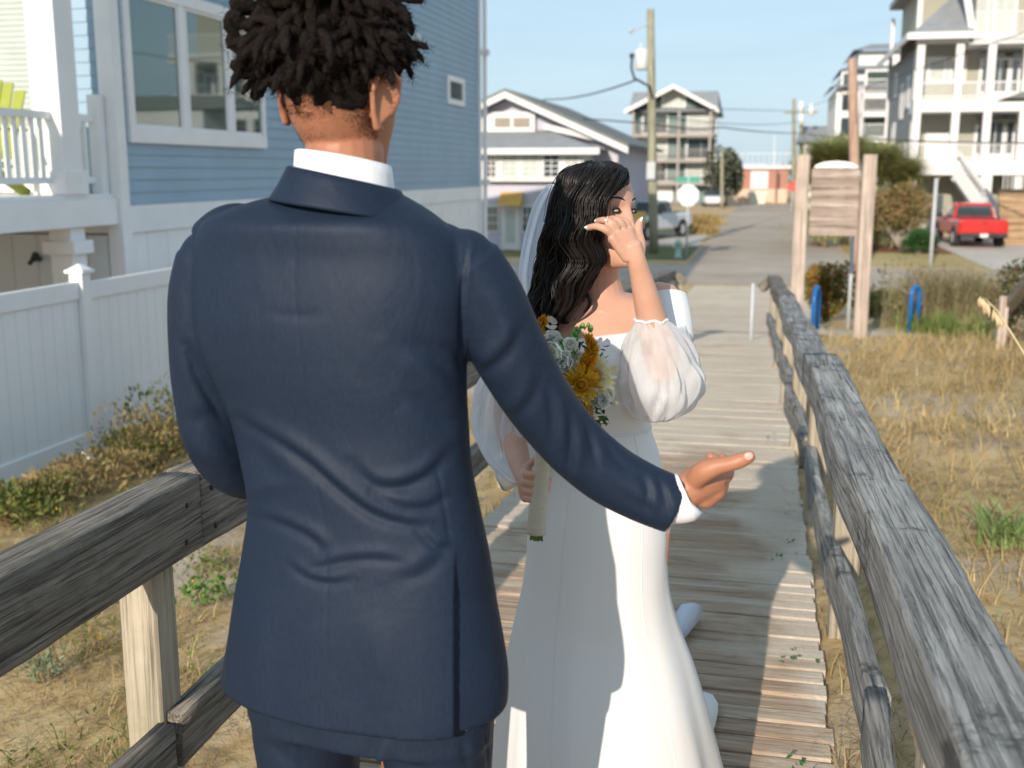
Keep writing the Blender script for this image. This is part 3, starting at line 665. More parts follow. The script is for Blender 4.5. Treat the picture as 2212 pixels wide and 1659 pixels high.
# outside stair
p0=Vector((f3(2068,300)[0],S3-.6,f3(2090,372)[1])); p1=Vector((f3(2150,300)[0]+.25,S3-2.6,GZ+.15))
st=[]
for off in (0,1.05):
    MB().beam(p0+Vector((0,off*.9,0)),p1+Vector((0,off*.9,0)),.12,.55).build('stair_stringer',TRIMFAR,hb)
    MB().beam(p0+Vector((0,off*.9,.95)),p1+Vector((0,off*.9,.95)),.1,.12).build('handrail',TRIMFAR,hb)
m=MB()
for i in range(1,12):
    q=p0.lerp(p1,i/12); m.box(q.x-.13,q.x+.13,q.y+.06,q.y+.88,q.z+.1,q.z+.14)
m.build('stair_treads',TRIMFAR,hb); m=MB()
for i in range(1,16):
    q=p0.lerp(p1,i/16); m.box(q.x-.02,q.x+.02,q.y-.02,q.y+.02,q.z+.27,q.z+.9)
m.build('stair_balusters',TRIMFAR,hb)
MB().box(p1.x-.1,p1.x+.12,p1.y-.1,p1.y+.12,GZ,p1.z+1.25).build('newel_post',TRIMFAR,hb)
# lower balustrade right of stair
railing(hb,f3(2165,300)[0],f3(2260,300)[0],f3(2090,412)[1]-.3,1.1,S3-.2,TRIMFAR,.16,.05)
# lower neighbour roof edge poking in at right
nh=Thing('shed_roof_house',(f3(2300,300)[0],44,GZ),'low building whose dark roof edge pokes in at the right margin','house')
a,z=FS(2178,205,44); MB().poly([(a,44,z-.1),(a+1.4,44,z+.42),(a+8,44,z+.5),(a+8,44,z-.1)],(0,2.5,0)).build('roof',ROOF,nh); MB().box(a+2.2,a+8,44.2,46.4,GZ,z-.12).build('wall',TRIMFAR,nh)
# timber retaining wall
TIM=wood('brown_landscape_timber',(.22,.14,.07),(.42,.28,.16),(.52,.38,.24),0,.2,.3,.6)
rt=Thing('retaining_wall',(FS(2210,520,52)[0],52,GZ),'stepped retaining wall of brown landscape timbers right of the stairs','retaining wall')
a0=FS(2156,440,53)[0]
for i in range(8): MB().box(a0+.03*(i%2),a0+7,52+.16*i,52.3+.16*i,GZ+.30*i,GZ+.30*i+.285).build('timber',TIM,rt,bevel=.03)
# ================= white row houses =================
S5=86.
def f5(px,py): return FS(px,py,S5)
wh=Thing('white_townhouse',(f5(1860,420)[0],S5,GZ),'stepped white townhouses with grey roofs and balconies beyond the wooden pole','house')
def block(pl,pr,pt,ds,roofh,inset=0):
    a,zt=f5(pl,pt); b,_=f5(pr,pt); MB().box(a,b+2,S5+ds,S5+12+ds,GZ,zt).build('wall',TRIMFAR,wh)
    MB().add([(a-.5,S5+ds-.8,zt+.01),(b+2.3,S5+ds-.8,zt+.01),(b+2.3,S5+ds+5,zt+roofh),(a+1.2,S5+ds+5,zt+roofh),(a-.5,S5+ds+12,zt+.01)],[(0,1,2,3),(0,3,4)]).build('roof',ROOFG,wh)
    return a,b,zt
block(1866,1930,98,4,1.0); block(1832,1932,148,2,1.1); a,b,zt=block(1808,1932,190,0,1.3)
for z,i in ((f5(1860,300)[1],0),(f5(1860,245)[1],1),(f5(1860,205)[1],2)):
    MB().box(a+1.6,b+1,S5-1.5,S5-.02,z-.3,z).build('balcony_floor',TRIMFAR,wh)
    railing(wh,a+1.6,b+1,z,1.0,S5-1.4,TRIMFAR,.2,.05)
    window(wh,b-1.9,b-.3,z+.1,z+1.6,S5,1,1,.15,TRIMFAR,GLASS)
    window(wh,a+.4,a+1.0,z+.2,z+1.5,S5,1,1,.15,TRIMFAR,GLASSD)
for q in (a+1.65,b-2.4,b+.8): MB().box(q-.15,q+.15,S5-1.5,S5-1.2,GZ,zt).build('post',TRIMFAR,wh)
# low dark roof house between poles
nf=Thing('grey_roof_house',(FS(1770,330,95)[0],95,GZ),'low white house with a dark grey roof behind the utility poles','house')
a,z=FS(1736,308,95); b,_=FS(1812,308,95); zt=FS(1770,268,95)[1]
MB().box(a,b,95,103,GZ,z).build('wall',TRIMFAR,nf); MB().add([(a-.4,94.4,z+.01),(b,94.4,z+.01),(b,99,zt),(a-.2,99,zt),(a-.4,103.5,z),(b,103.5,z)],[(0,1,2,3),(3,2,5,4),(0,3,4)]).build('roof',ROOFG,nf)
window(nf,FS(1756,440,95)[0],FS(1785,440,95)[0],FS(1770,325,95)[1],FS(1770,312,95)[1],95,1,2,.12,TRIMFAR,GLASSD)
# brick service building with white rooftop railing
S6=118.
def f6(px,py): return FS(px,py,S6)
BR=paint('red_brick',(.42,.20,.15),.85,.15,6,.1); SANDST=paint('sandstone_wall',(.62,.46,.34),.85,.08,2,0)
bb=Thing('brick_building',(f6(1650,440)[0],S6,GZ),'low red brick building with white roller door closing the end of the road','building')
a,z=f6(1605,365); b,_=f6(1703,365); MB().box(a,b,S6,S6+8,GZ,z).build('wall',BR,bb)
MB().box(f6(1590,300)[0],f6(1705,300)[0],S6-1.2,S6-.02,GZ,f6(1650,408)[1]).build('lower_wall',SANDST,bb)
MB().box(f6(1625,300)[0],f6(1663,300)[0],S6-.1,S6-.01,f6(1650,407)[1],f6(1650,370)[1]).build('roller_door',TRIMFAR,bb)
MB().box(a-.3,b+.3,S6-.3,S6+8.3,z+.01,z+.35).build('parapet',TRIMFAR,bb)
railing(bb,f6(1592,300)[0],f6(1712,300)[0],z+.36,1.25,S6+1,TRIMFAR,.5,.06)
MB().tube([(f6(1682,300)[0],S6-1.3,GZ),(f6(1682,300)[0],S6-1.3,z)],.1,6).build('downpipe',paint('brown_pipe',(.2,.12,.1),.7,.1,2,0),bb)
m=MB(); q=f6(1637,440)[0]; m.box(q-.9,q+.9,S6-5,S6-4.2,GZ+.8,GZ+1.2); m.box(q-.7,q+.7,S6-4.9,S6-4.3,GZ,GZ+.79)
tag(m.build('planter',paint('cream_planter',(.7,.66,.52),.7,.05,2,0),bb),)
# long white pier roofline and mast on the horizon
mk=MB(); tag(sheet('sea',paint('sea_water',(.12,.18,.22),.25,.1,.02,.1,.4),-1500,1500,330,3800,-1.2,2,2),)
ml=Thing('sail_mast',(FS(1672,330,160)[0],160,GZ),'thin pale mast rising behind the brick building','mast')
MB().tube([(ml.base.x,160,GZ),(ml.base.x,160,FS(1672,290,160)[1])],.06,6).build('pole',TRIMFAR,ml)
# ================= utility poles =================
POLE=wood('treated_pole',(.21,.21,.14),(.32,.31,.22),(.40,.38,.29),2,.2,.2,.4); POLER=wood('red_brown_pole',(.30,.18,.13),(.45,.30,.23),(.52,.36,.28),2,.2,.2,.4)
GREYM=paint('grey_metal',(.45,.46,.47),.5,.08,3,.03); CABLE=paint('black_cable',(.03,.03,.035),.6,.1,3,0)
def pole(label,S,pb,pt,r,mat=None,name='utility_pole'):
    a,z0=FS(*pb,S); b,z1=FS(*pt,S); p=Thing(name,(a,S,GZ),label,'utility pole')
    MB().tube([(a+(b-a)*i/6,S,GZ+(z1-GZ)*i/6) for i in range(7)],[r*(1.12-.3*i/6) for i in range(7)],10).build('pole',mat or POLE,p,True); return p
SP=43.5
up=pole('tall olive utility pole with pale transformer can left of the white truck',SP,(1412,547),(1405,20),.17)
a,z=FS(1386,128,SP-.1); m=MB(); m.tube([(a,SP,z-.38),(a,SP,z-.34),(a,SP,z+.34),(a,SP,z+.38)],[.2,.25,.25,.2],14); m.tube([(a-.05,SP,z+.38),(a-.05,SP,z+.6)],.04,6)
tx=m.build('transformer',paint('transformer_grey',(.62,.63,.64),.5,.05,3,0),up,True)
MB().beam((a,SP,z+.1),(FS(1405,128,SP)[0],SP,z+.1),.08,.08).build('bracket',GREYM,up)
m=MB(); c=[FS(x,y,SP) for x,y in ((1367,128),(1366,150),(1372,170),(1390,180),(1405,188),(1410,212))]
m.tube([(q[0],SP-.3,q[1]) for q in c],.045,6); m.ball((c[0][0],SP-.3,c[0][1]+.1),.1,8,5); m.build('cable_loop',CABLE,up,True)
c=[FS(x,y,SP) for x,y in ((1392,180),(1400,40),(1390,15),(1372,60),(1360,75))]; 
m=MB(); q=FS(1364,68,SP); m.tube([(FS(1405,60,SP)[0],SP-.1,FS(1405,52,SP)[1]),(q[0],SP-.2,q[1])],.03,6); m.ball((q[0],SP-.2,q[1]),.09,8,5); m.build('insulator_arm',GREYM,up,True)
q=FS(1410,370,SP); MB().box(q[0]-.2,q[0]+.12,SP-.32,SP-.14,q[1]-.3,q[1]+.35).build('meter_box',GREYM,up)
pa=[]
for (S,pb,pt,lab,arm,can) in ((100,(1716,425),(1715,213),'distant pole with crossarm left of the transformer pole',1,0),(96,(1731,425),(1731,235),'distant pole carrying pale transformer cans',0,1)):
    p=pole(lab,S,pb,pt,.17); x=p.base.x
    if arm: z=FS(1720,243,S)[1]; MB().box(x-1.2,x+1.6,S-.3,S-.18,z-.08,z+.08).build('crossarm',POLE,p)
    if can:
        for dx,y in ((-.35,253),(.45,258),(-.3,275)): z=FS(1,y,S)[1]; MB().tube([(x+dx,S-.3,z-.45),(x+dx,S-.3,z+.45)],.20,10).build('transformer',TRIMFAR,p,True)
pole('leaning reddish wooden pole rising behind the weathered sign board',36,(1852,560),(1841,126),.16,POLER)
pole('short pole beside the dark tree at the end of the street',98,(1560,425),(1560,320),.15)
def wire(name,pts,r=.02,lab=None,n=14,sag=.0):
    """pts: (px,py,S); catenary-like between consecutive"""
    P=[]
    w=[Vector((*FS(a,b,S)[:1],S,FS(a,b,S)[1])) for a,b,S in pts]
    for p,q in zip(w,w[1:]):
        for i in range(n): k=i/n; v=p.lerp(q,k); v.z-=sag*4*k*(1-k); P.append(v)
    P.append(w[-1]); o=MB().tube(P,r,5).build(name,CABLE,None); tag(o,lab,'cable','overhead cables'); return o
wire('overhead_cable',[(1376,172,SP),(1180,215,62),(900,250,90)],.035,'cable running from the near pole down over the lavender house roof',sag=.2)
wire('overhead_cable',[(1000,236,80),(1410,268,SP+.1)],.03,'faint cable crossing behind the lavender house towards the near pole')
wire('overhead_cable',[(1411,268,SP),(1560,275,60),(1735,287,95)],.035,'dark cable between the near pole and the distant transformer pole',sag=.12)
wire('overhead_cable',[(1735,287,95),(1850,297,55),(2300,308,44)],.035,'dark cable crossing in front of the beige house porches',sag=.1)
wire('overhead_cable',[(1410,232,SP),(1720,240,100)],.02,'thin upper cable between the near pole and the crossarm pole')
wire('overhead_cable',[(1410,250,SP),(1732,262,96)],.02,'thin middle cable meeting the distant transformer pole',sag=.3)
wire('overhead_cable',[(1720,240,100),(2300,40,30)],.015,'thin cable rising from the crossarm pole past the beige house roof')
# ================= signs, racks, small street things =================
SS=17.6
g0=gz(.8,SS)-.25
sg=Thing('sign_board',(.9,SS,gz(.9,SS)),'blank weathered timber board between two thick posts, white arch on top','sign')
def fs(px,py,S=SS): return FS(px,py,S)
a0=fs(1733,400)[0]; a1=fs(1876,400)[0]; zt=fs(1800,334)[1]
for a in (a0,a1):
    post_obj(a,SS,g0-.3,zt,W_SP,sg,.195,'post')
pz0,pz1=fs(1800,510)[1],fs(1800,364)[1]; n=7; x0,x1=a0+.13,a1-.13
for i in range(n):
    h=(pz1-pz0)/n; MB().box(x0,x1,SS-.03+.004*(i%2),SS+.02,pz0+h*i+.004,pz0+h*(i+1)-.003).build('board',W_S,sg,bevel=.006)
pts=[(x0+.03,SS-.02,pz1+.01)]+[((x0+x1)/2+math.cos(PI-PI*i/16)*((x1-x0)/2-.03),SS-.02,pz1+.01+.10*math.sin(PI*i/16)) for i in range(17)]+[(x1-.03,SS-.02,pz1+.01)]
MB().poly([pts[0]]+pts[2:-2]+[pts[-1]],(0,.05,0)).build('arch',TRIM,sg)
a=fs(1845,500,19.)[0]
def slim(name,label,S,px,pt,zb,r,m,cat='post'):
    a,z=FS(px,pt,S); p=MB().tube([(a,S,zb-.2),(a,S,z)],r,8).build(name,m,None,True); tag(p,label,cat); return p
slim('metal_post','thin grey metal post seen under the weathered sign board',19.5,1843,510,gz(1,19.5),.03,GREYM)
slim('metal_post','tall grey metal post left of the red pickup truck',38.8,2023,385,GZ,.06,GREYM)
slim('marker_post','short white marker post behind the right blue hoop',24,1973,606,dz(24),.06,TRIM)
slim('marker_post','slender white marker standing on the sandy landing beyond the boardwalk',15.2,1627,612,dz(15.2),.022,paint('dusty_white_post',(.50,.53,.58),.6,.1,4,0))
slim('marker_post','small cream stake in the verge below the round bush',33,1905,532+92,GZ,.06,TRIM)
BLU=paint('blue_rack_paint',(.01,.13,.40),.35,.1,5,.03)
def hoop(label,px,S,yaw,w=.26,py=705,pt=620):
    a,z1=FS(px,pt,S); z0=gz(a,S)-.05; r=.036; P=[]
    dx,dy=math.cos(yaw)*w/2,math.sin(yaw)*w/2
    P.append((a-dx,S-dy,z0)); 
    for i in range(13): k=PI-PI*i/12; P.append((a+dx*math.cos(k),S+dy*math.cos(k),z1-w/2+w/2*math.sin(k)))
    P.append((a+dx,S+dy,z0)); o=MB().tube(P,r,10).build('bike_rack',BLU,None,True); tag(o,label,'bike rack','blue bike racks')
hoop('blue metal hoop seen edge on beside the left sign post',1765,18.4,R(78),.45)
hoop('blue metal hoop seen open, right of the weathered sign',1979,19.0,R(50),.22)
# stop sign seen from behind with street blade
st_=Thing('stop_sign',(FS(1486,440,41)[0],41,GZ),'back of an octagonal road sign with a green street blade on top','road sign')
x=st_.base.x; zc=FS(1486,422,41)[1]
MB().tube([(x,41,GZ-.1),(x,41,zc+.75)],.035,8).build('post',GREYM,st_,True)
pts=[(x+.41*math.cos(PI/8+i*PI/4),40.95,zc+.41*math.sin(PI/8+i*PI/4)) for i in range(8)]
MB().poly(pts,(0,.02,0)).build('sign_plate',paint('bare_aluminium',(.66,.67,.68),.45,.05,3,0),st_)
MB().box(x-.42,x+.40,40.98,41.0,zc+.47,zc+.66).build('street_blade',paint('green_sign',(.02,.28,.20),.5,.05,3,0),st_)
ss=Thing('stop_sign',(FS(1711,440,92)[0],92,GZ),'small red octagonal sign on a white post at the far right of the road','road sign')
x=ss.base.x; zc=FS(1711,402,92)[1]; MB().tube([(x,92,GZ),(x,92,zc)],.08,8).build('post',GREYM,ss); MB().poly([(x+.45*math.cos(PI/8+i*PI/4),91.9,zc+.45*math.sin(PI/8+i*PI/4)) for i in range(8)],(0,.03,0)).build('sign_plate',paint('red_sign',(.6,.08,.08),.5,.05,3,0),ss)
# hydrant
hy=Thing('fire_hydrant',(FS(1468,440,41.5)[0],41.5,GZ),'small pale green fire hydrant on the lawn by the truck','hydrant')
x=hy.base.x; m=MB(); m.tube([(x,41.5,GZ),(x,41.5,GZ+.06),(x,41.5,GZ+.07),(x,41.5,GZ+.5),(x,41.5,GZ+.52),(x,41.5,GZ+.6),(x,41.5,GZ+.68),(x,41.5,GZ+.72)],[.15,.15,.11,.11,.14,.13,.07,.03],12); m.build('barrel',paint('pale_green_paint',(.38,.55,.47),.5,.08,3,0),hy,True)
for d in (-1,1): MB().tube([(x+d*.1,41.5,GZ+.42),(x+d*.2,41.5,GZ+.42)],.06,8).build('outlet_cap',paint('hydrant_cap',(.6,.64,.6),.5,.08,3,0),hy,True)
# ================= pickup trucks =================
TYRE=paint('tyre_rubber',(.03,.03,.03),.85,.1,9,.05); CHR=paint('silver_trim',(.6,.6,.62),.3,.05,3,0); BLKP=paint('black_plastic',(.03,.03,.035),.6,.1,3,0)
def carpaint(n,c):
    m,t,b=nt(n); b.inputs['Base Color'].default_value=(*c,1); b.inputs['Roughness'].default_value=.32; b.inputs['Coat Weight'].default_value=.6; b.inputs['Coat Roughness'].default_value=.05
    bumpn(t,b,noisen(t,coords(t),30,2),.02,.002); return m
def pickup(label,loc,yaw,body,lampc,plate=True):
    """local frame: +Y is the front; built about its own base"""
    th=Thing('pickup_truck',loc,label,'pickup truck','pickup trucks'); th.o.rotation_euler=(0,0,-A+yaw)
    th.base=Vector((0,0,0)); L=5.6; W=1.95; y0,y1=-L/2,L/2
    def sec(y,w,zb_,zs,zt,wt):  # body ring
        return [(-w/2+.04,y,zb_),(-w/2,y,zb_+.12),(-w/2,y,zs),(-wt/2,y,zt),(wt/2,y,zt),(w/2,y,zs),(w/2,y,zb_+.12),(w/2-.04,y,zb_)]
    m=MB(); m.loft([sec(y0,W-.1,.55,1.02,1.14,W-.2),sec(y0+.06,W,.5,1.06,1.18,W-.14),sec(-.95,W,.48,1.06,1.17,W-.14),sec(-.9,W,.45,1.05,1.16,W-.14),sec(1.0,W,.45,1.04,1.14,W-.2),sec(2.35,W-.04,.48,.98,1.1,W-.34),sec(y1-.12,W-.16,.5,.92,1.0,W-.5),sec(y1,W-.3,.55,.85,.9,W-.6)])
    b=m.build('body',body,th,bevel=.04)
    m=MB(); m.loft([[(-.86,-1.0,1.17),(.86,-1.0,1.17),(.86,1.15,1.15),(-.86,1.15,1.15)],[(-.72,-.78,1.72),(.72,-.78,1.72),(.72,.35,1.74),(-.72,.35,1.74)],[(-.66,-.68,1.78),(.66,-.68,1.78),(.66,.2,1.8),(-.66,.2,1.8)]]); c=m.build('cab',body,th,bevel=.03)
    # glass sheets just proud of the cab
    def gq(pts,nrm): MB().poly(pts,nrm).build('window',GLASSD,c)
    gq([(-.74,-.985,1.24),(.74,-.985,1.24),(.66,-.80,1.68),(-.66,-.80,1.68)],(0,-.03,0)); gq([(-.76,1.06,1.24),(.76,1.06,1.24),(.66,.42,1.68),(-.66,.42,1.68)],(0,.05,.03))
    for sg_ in (-1,1): gq([(sg_*.84,-.82,1.24),(sg_*.84,.95,1.24),(sg_*.742,.3,1.68),(sg_*.742,-.66,1.68)],(sg_*.02,0,.0))
    MB().box(-.78,.78,y0+.09,-1.05,1.165,1.19).build('bed_opening',BLKP,th)
    MB().box(-.82,.82,y0-.02,y0+.02,.66,1.1).build('tailgate',body,th,bevel=.015); MB().box(-.1,.1,y0-.03,y0-.021,1.0,1.04).build('tailgate_handle',BLKP,th)
    MB().box(-.93,.93,y0-.16,y0+.05,.44,.62).build('rear_bumper',BLKP,th,bevel=.03)
    if plate: MB().box(-.16,.16,y0-.18,y0-.162,.46,.60).build('number_plate',TRIMFAR,th)
    MB().box(-.85,.85,y1-.04,y1+.1,.42,.62).build('front_bumper',CHR,th,bevel=.03)
    MB().box(-.6,.6,y1-.03,y1+.03,.64,.88).build('grille',BLKP,th)
    for sg_ in (-1,1):
        MB().box(*sorted((sg_*.84,sg_*.95)),y0-.01,y0+.05,.74,1.08).build('tail_light',lampc,th,bevel=.01)
        MB().box(*sorted((sg_*.62,sg_*.84)),y1-.12,y1+.02,.72,.90).build('headlight',CHR,th,bevel=.02)
        MB().box(*sorted((sg_*.95,sg_*1.12)),.72,.86,1.15,1.33).build('wing_mirror',BLKP,th,bevel=.02)
        for yy in (-1.75,1.75):
            w=MB().tube([(sg_*.72,yy,.39),(sg_*.75,yy,.39),(sg_*.97,yy,.39),(sg_*.99,yy,.39)],[.35,.39,.39,.35],20).build('wheel',TYRE,th)
            MB().tube([(sg_*.98,yy,.39),(sg_*1.0,yy,.39)],[.24,.22],14).build('rim',CHR,w)
            MB().tube([(sg_*.9,yy,.42),(sg_*.985,yy,.42)],.47,20).build('wheel_arch',BLKP,th)
    return th
pickup('bright red pickup truck seen from behind on the concrete driveway',(FS(2112,480,50)[0],52.2,GZ+.02),R(3),carpaint('red_car_paint',(.55,.015,.015)),paint('red_lens',(.5,.02,.02),.3,.05,3,0))
pickup('white pickup truck parked facing us behind the olive utility pole',(FS(1440,440,52)[0]-1.0,53.5,GZ+.014),PI-R(22),carpaint('white_car_paint',(.66,.69,.74)),paint('red_lens_white_truck',(.5,.02,.02),.3,.05,3,0))
def sedan(label,loc,yaw,body):
    th=Thing('parked_car',loc,label,'car'); th.o.rotation_euler=(0,0,-A+yaw); th.base=Vector((0,0,0))
    MB().loft([[(-.8,-2.2,.35),(.8,-2.2,.35),(.8,-2.2,.85),(-.8,-2.2,.85)],[(-.9,-1.6,.28),(.9,-1.6,.28),(.88,-1.6,.98),(-.88,-1.6,.98)],[(-.9,1.2,.28),(.9,1.2,.28),(.86,1.2,.92),(-.86,1.2,.92)],[(-.78,2.2,.35),(.78,2.2,.35),(.7,2.2,.7),(-.7,2.2,.7)]]).build('body',body,th,bevel=.06)
    c=MB().loft([[(-.8,-1.6,.97),(.8,-1.6,.97),(.8,1.0,.93),(-.8,1.0,.93)],[(-.6,-.9,1.42),(.6,-.9,1.42),(.6,.3,1.44),(-.6,.3,1.44)]]).build('cabin',GLASSD,th,bevel=.03)
    for x in (-.82,.82):
        for y in (-1.4,1.4): MB().tube([(x-.08,y,.32),(x+.08,y,.32)],.32,14).build('wheel',TYRE,th)
sedan('small white car far down the street below the balcony block',(FS(1540,430,104)[0],104,GZ),R(8),carpaint('white_sedan_paint',(.7,.7,.72)))
sedan('white car under the balcony block beside the near pole',(FS(1370,440,96)[0],96,GZ),R(20),carpaint('pale_sedan_paint',(.6,.62,.62)))
# small second railing at the right margin
r3=Thing('wooden_railing',(FS(2190,440,16)[0],16,gz(4,16)),'short piece of another timber railing at the right margin','railing')
ax=FS(2186,440,15.2)[0]; zt=FS(2186,640,15.2)[1]
post_obj(ax,15.2,gz(4,15)-.3,zt,W_SP,r3,.11,'post')
qa=FS(2160,684,15.5); qb=FS(2248,575,14.4); MB().beam((qa[0],15.5,qa[1]),(qb[0],14.4,qb[1]),.14,.12).build('top_rail',W_L,r3,bevel=.01)
# ================= vegetation =================
rng=np.random.default_rng(11)
def npmesh(name,V,F4=None,F3=None):
    me=bpy.data.meshes.new(name); V=np.asarray(V,dtype=np.float32)
    me.vertices.add(len(V)); me.vertices.foreach_set('co',V.ravel())
    loops=[];starts=[];tot=0
    parts=[]
    if F4 is not None and len(F4): parts.append((np.asarray(F4),4))
    if F3 is not None and len(F3): parts.append((np.asarray(F3),3))
    li=np.concatenate([p.ravel() for p,_ in parts]); st=[];o=0
    for p,k in parts: st.append(o+np.arange(len(p))*k); o+=p.size
    st=np.concatenate(st); me.loops.add(len(li)); me.loops.foreach_set('vertex_index',li.astype(np.int32))
    me.polygons.add(len(st)); me.polygons.foreach_set('loop_start',st.astype(np.int32)); me.update(calc_edges=True); me.validate()
    return me
def blades(P,h,w,lean,seg=3,curl=1.0,az=None):
    """P (n,3) bases; arrays h,w,lean -> verts, quads"""
    n=len(P); az=rng.uniform(0,2*np.pi,n) if az is None else az; d=np.stack([np.cos(az),np.sin(az),np.zeros(n)],1); sd=np.stack([-np.sin(az),np.cos(az),np.zeros(n)],1)
    V=[];K=seg+1
    for i in range(K):
        f=i/seg; x=(lean*h)*(f**1.8)*curl; z=h*(f-(.35*lean)*f**2.2); ww=w*(1-f**1.5*.92)
        c=P+d*x[:,None]+np.array([0,0,1.])*z[:,None]; V+= [c-sd*(ww/2)[:,None],c+sd*(ww/2)[:,None]]
    V=np.stack(V,1).reshape(-1,3); b=np.arange(n)[:,None]*2*K
    F=np.concatenate([b+np.array([[2*i,2*i+1,2*i+3,2*i+2]]) for i in range(seg)],0)
    return V,F
def leaves(C,size,asp=.5,flat=0.,dirs=None):
    n=len(C); a=rng.normal(size=(n,3)); 
    if dirs is not None: a=a*.6+dirs
    a[:,2]*=(1-flat); a/=np.linalg.norm(a,axis=1)[:,None]+1e-9; b=rng.normal(size=(n,3)); b-=a*(a*b).sum(1)[:,None]; b/=np.linalg.norm(b,axis=1)[:,None]+1e-9
    s=size[:,None] if hasattr(size,'__len__') else size; c=np.cross(a,b)*.15
    V=np.stack([C-a*s,C+b*s*asp+c*s,C+a*s,C-b*s*asp+c*s],1).reshape(-1,3); F=np.arange(n)[:,None]*4+np.array([[0,1,2,3]])
    return V,F
def cat(parts):
    V=[];F=[];o=0
    for v,f in parts: V.append(v);F.append(f+o);o+=len(v)
    return np.concatenate(V),np.concatenate(F)
def add_np(name,VF,mat,par=None,smooth=False):
    V,F=VF; base=np.array(par.base if isinstance(par,Thing) else (0,0,0)); me=npmesh(name,V-base,F); me.materials.append(mat)
    o=link(bpy.data.objects.new(name,me))
    if isinstance(par,Thing): o.parent=par.o
    else: o.rotation_euler=(0,0,-A)
    return o
gzv=np.vectorize(gz)
STRAW=leafy('dry_grass_blades',[(.36,.24,.10),(.56,.40,.18),(.68,.52,.27),(.44,.31,.14),(.30,.27,.10)],.7,.2,.6)
GRN1=leafy('green_grass_blades',[(.10,.16,.03),(.18,.24,.05),(.28,.30,.09),(.40,.34,.14)],.6,.3,.8)
BROWNW=leafy('brown_weed_stems',[(.20,.11,.06),(.33,.20,.10),(.42,.28,.14),(.25,.22,.08)],.8,.1,1)
def scatter(n,t0,t1,s0,s1,dens=None,pw=1.0):
    t=rng.uniform(t0,t1,n); s=s0+(s1-s0)*rng.uniform(0,1,n)**pw
    if dens is not None:
        k=np.array([dens(a,b) for a,b in zip(t,s)]); m=rng.uniform(0,1,n)<k; t=t[m];s=s[m]
    return t,s
def patch(a,b,f=.8,seed=2,lo=-.1,hi=.25): 
    v=noise.noise(Vector((a*f,b*f,seed))); return max(0,min(1,(v-lo)/(hi-lo)))
# right field of dry grass
def dR(a,b):
    if b>17.5 and a<2.2: return .05
    base=.38+.62*patch(a,b,.9,2,-.2,.15)
    if a<.7: base*=.8
    if b>14: base*=max(.12,1-(b-14)/5)
    if a<.42+.0: return 0
    return base
t_,s_=scatter(50000,.42,7.5,1.2,17.8,dR,1.3); z_=gzv(t_,s_)-.02; n=len(t_)
h=rng.uniform(.05,.22,n)*(1+.8*np.clip((t_-1.5)/3,0,1))*np.clip(s_/4,.35,1.15); 
g1=blades(np.stack([t_,s_,z_],1),h,rng.uniform(.003,.007,n)*(1+s_*.10),rng.uniform(.3,1.6,n))
# left: sparser, low wiry stuff on sand
def dL(a,b): return .12+.88*patch(a,b,1.4,9,-.02,.28)
t2,s2=scatter(34000,-5.35,-1.52,.9,13,dL,1.2); z2=gzv(t2,s2)-.02; n=len(t2)
g2=blades(np.stack([t2,s2,z2],1),rng.uniform(.05,.19,n),rng.uniform(.0025,.005,n)*(1+s2*.08),rng.uniform(.4,1.9,n))
t3,s3=scatter(3000,-1.35,-1.2,1,14.3,lambda a,b:patch(a,b,1.2,4,-.1,.4)); t4,s4=scatter(7000,.14,.42,1.6,14.3,lambda a,b:patch(a,b,1.6,14,-.15,.3))
t5=np.concatenate([t3,t4]); s5=np.concatenate([s3,s4]); z5=gzv(t5,s5)-.0; n=len(t5)
g3=blades(np.stack([t5,s5,z5],1),rng.uniform(.06,.15,n),rng.uniform(.002,.004,n)*(1+s5*.1),rng.uniform(.5,1.6,n))
tag(add_np('dry_grass',cat([g1,g2,g3]),STRAW),kind='stuff')
# flat-lying litter & twigs on the sand near us
t_,s_=scatter(15000,-4.5,-1.5,.9,6,lambda a,b:.25+.75*patch(a,b,1.4,9,-.2,.2)); z_=gzv(t_,s_)+.004; n=len(t_)
g=blades(np.stack([t_,s_,z_],1),rng.uniform(.012,.035,n),rng.uniform(.002,.005,n),rng.uniform(2.0,6,n),2)
t_,s_=scatter(9000,.25,2.2,1.5,9,lambda a,b:.2+.8*patch(a,b,1.8,5,-.2,.2)); z_=gzv(t_,s_)+.004; n=len(t_)
gg=blades(np.stack([t_,s_,z_],1),rng.uniform(.012,.035,n),rng.uniform(.002,.005,n),rng.uniform(2.0,6,n),2)
tag(add_np('dead_grass_litter',cat([g,gg]),BROWNW),kind='stuff')
# green patches
def dG(a,b): return patch(a,b,1.1,21,.12,.4)
t_,s_=scatter(9000,-5.2,-1.5,1.2,8,dG); ta_,sa_=scatter(9000,.5,6,2.2,15,lambda a,b:patch(a,b,.9,31,.15,.42)*.8); t_=np.concatenate([t_,ta_]); s_=np.concatenate([s_,sa_]); z_=gzv(t_,s_)-.01; n=len(t_)
g=blades(np.stack([t_,s_,z_],1),rng.uniform(.04,.14,n),rng.uniform(.004,.008,n),rng.uniform(.3,1.4,n))
C=np.stack([t_,s_,z_+rng.uniform(.01,.07,n)],1); l=leaves(C,rng.uniform(.006,.014,n),.6)
tag(add_np('green_ground_cover',cat([g,l]),GRN1),kind='stuff')
# few green sprigs growing between the deck boards
C=[]
for (a,b) in [(.12,4.75),(.16,5.0),(.14,3.6),(.18,2.9),(.1,7.6)]:
    for i in range(6): C.append((a+rng.normal()*.03,b+rng.normal()*.03,dz(b)+.012+abs(rng.normal())*.012))
C=np.array(C); tag(add_np('deck_sprigs',leaves(C,rng.uniform(.007,.014,len(C)),.6,.5),leafy('sprig_green',[(.05,.14,.05),(.10,.22,.08)])),kind='stuff')
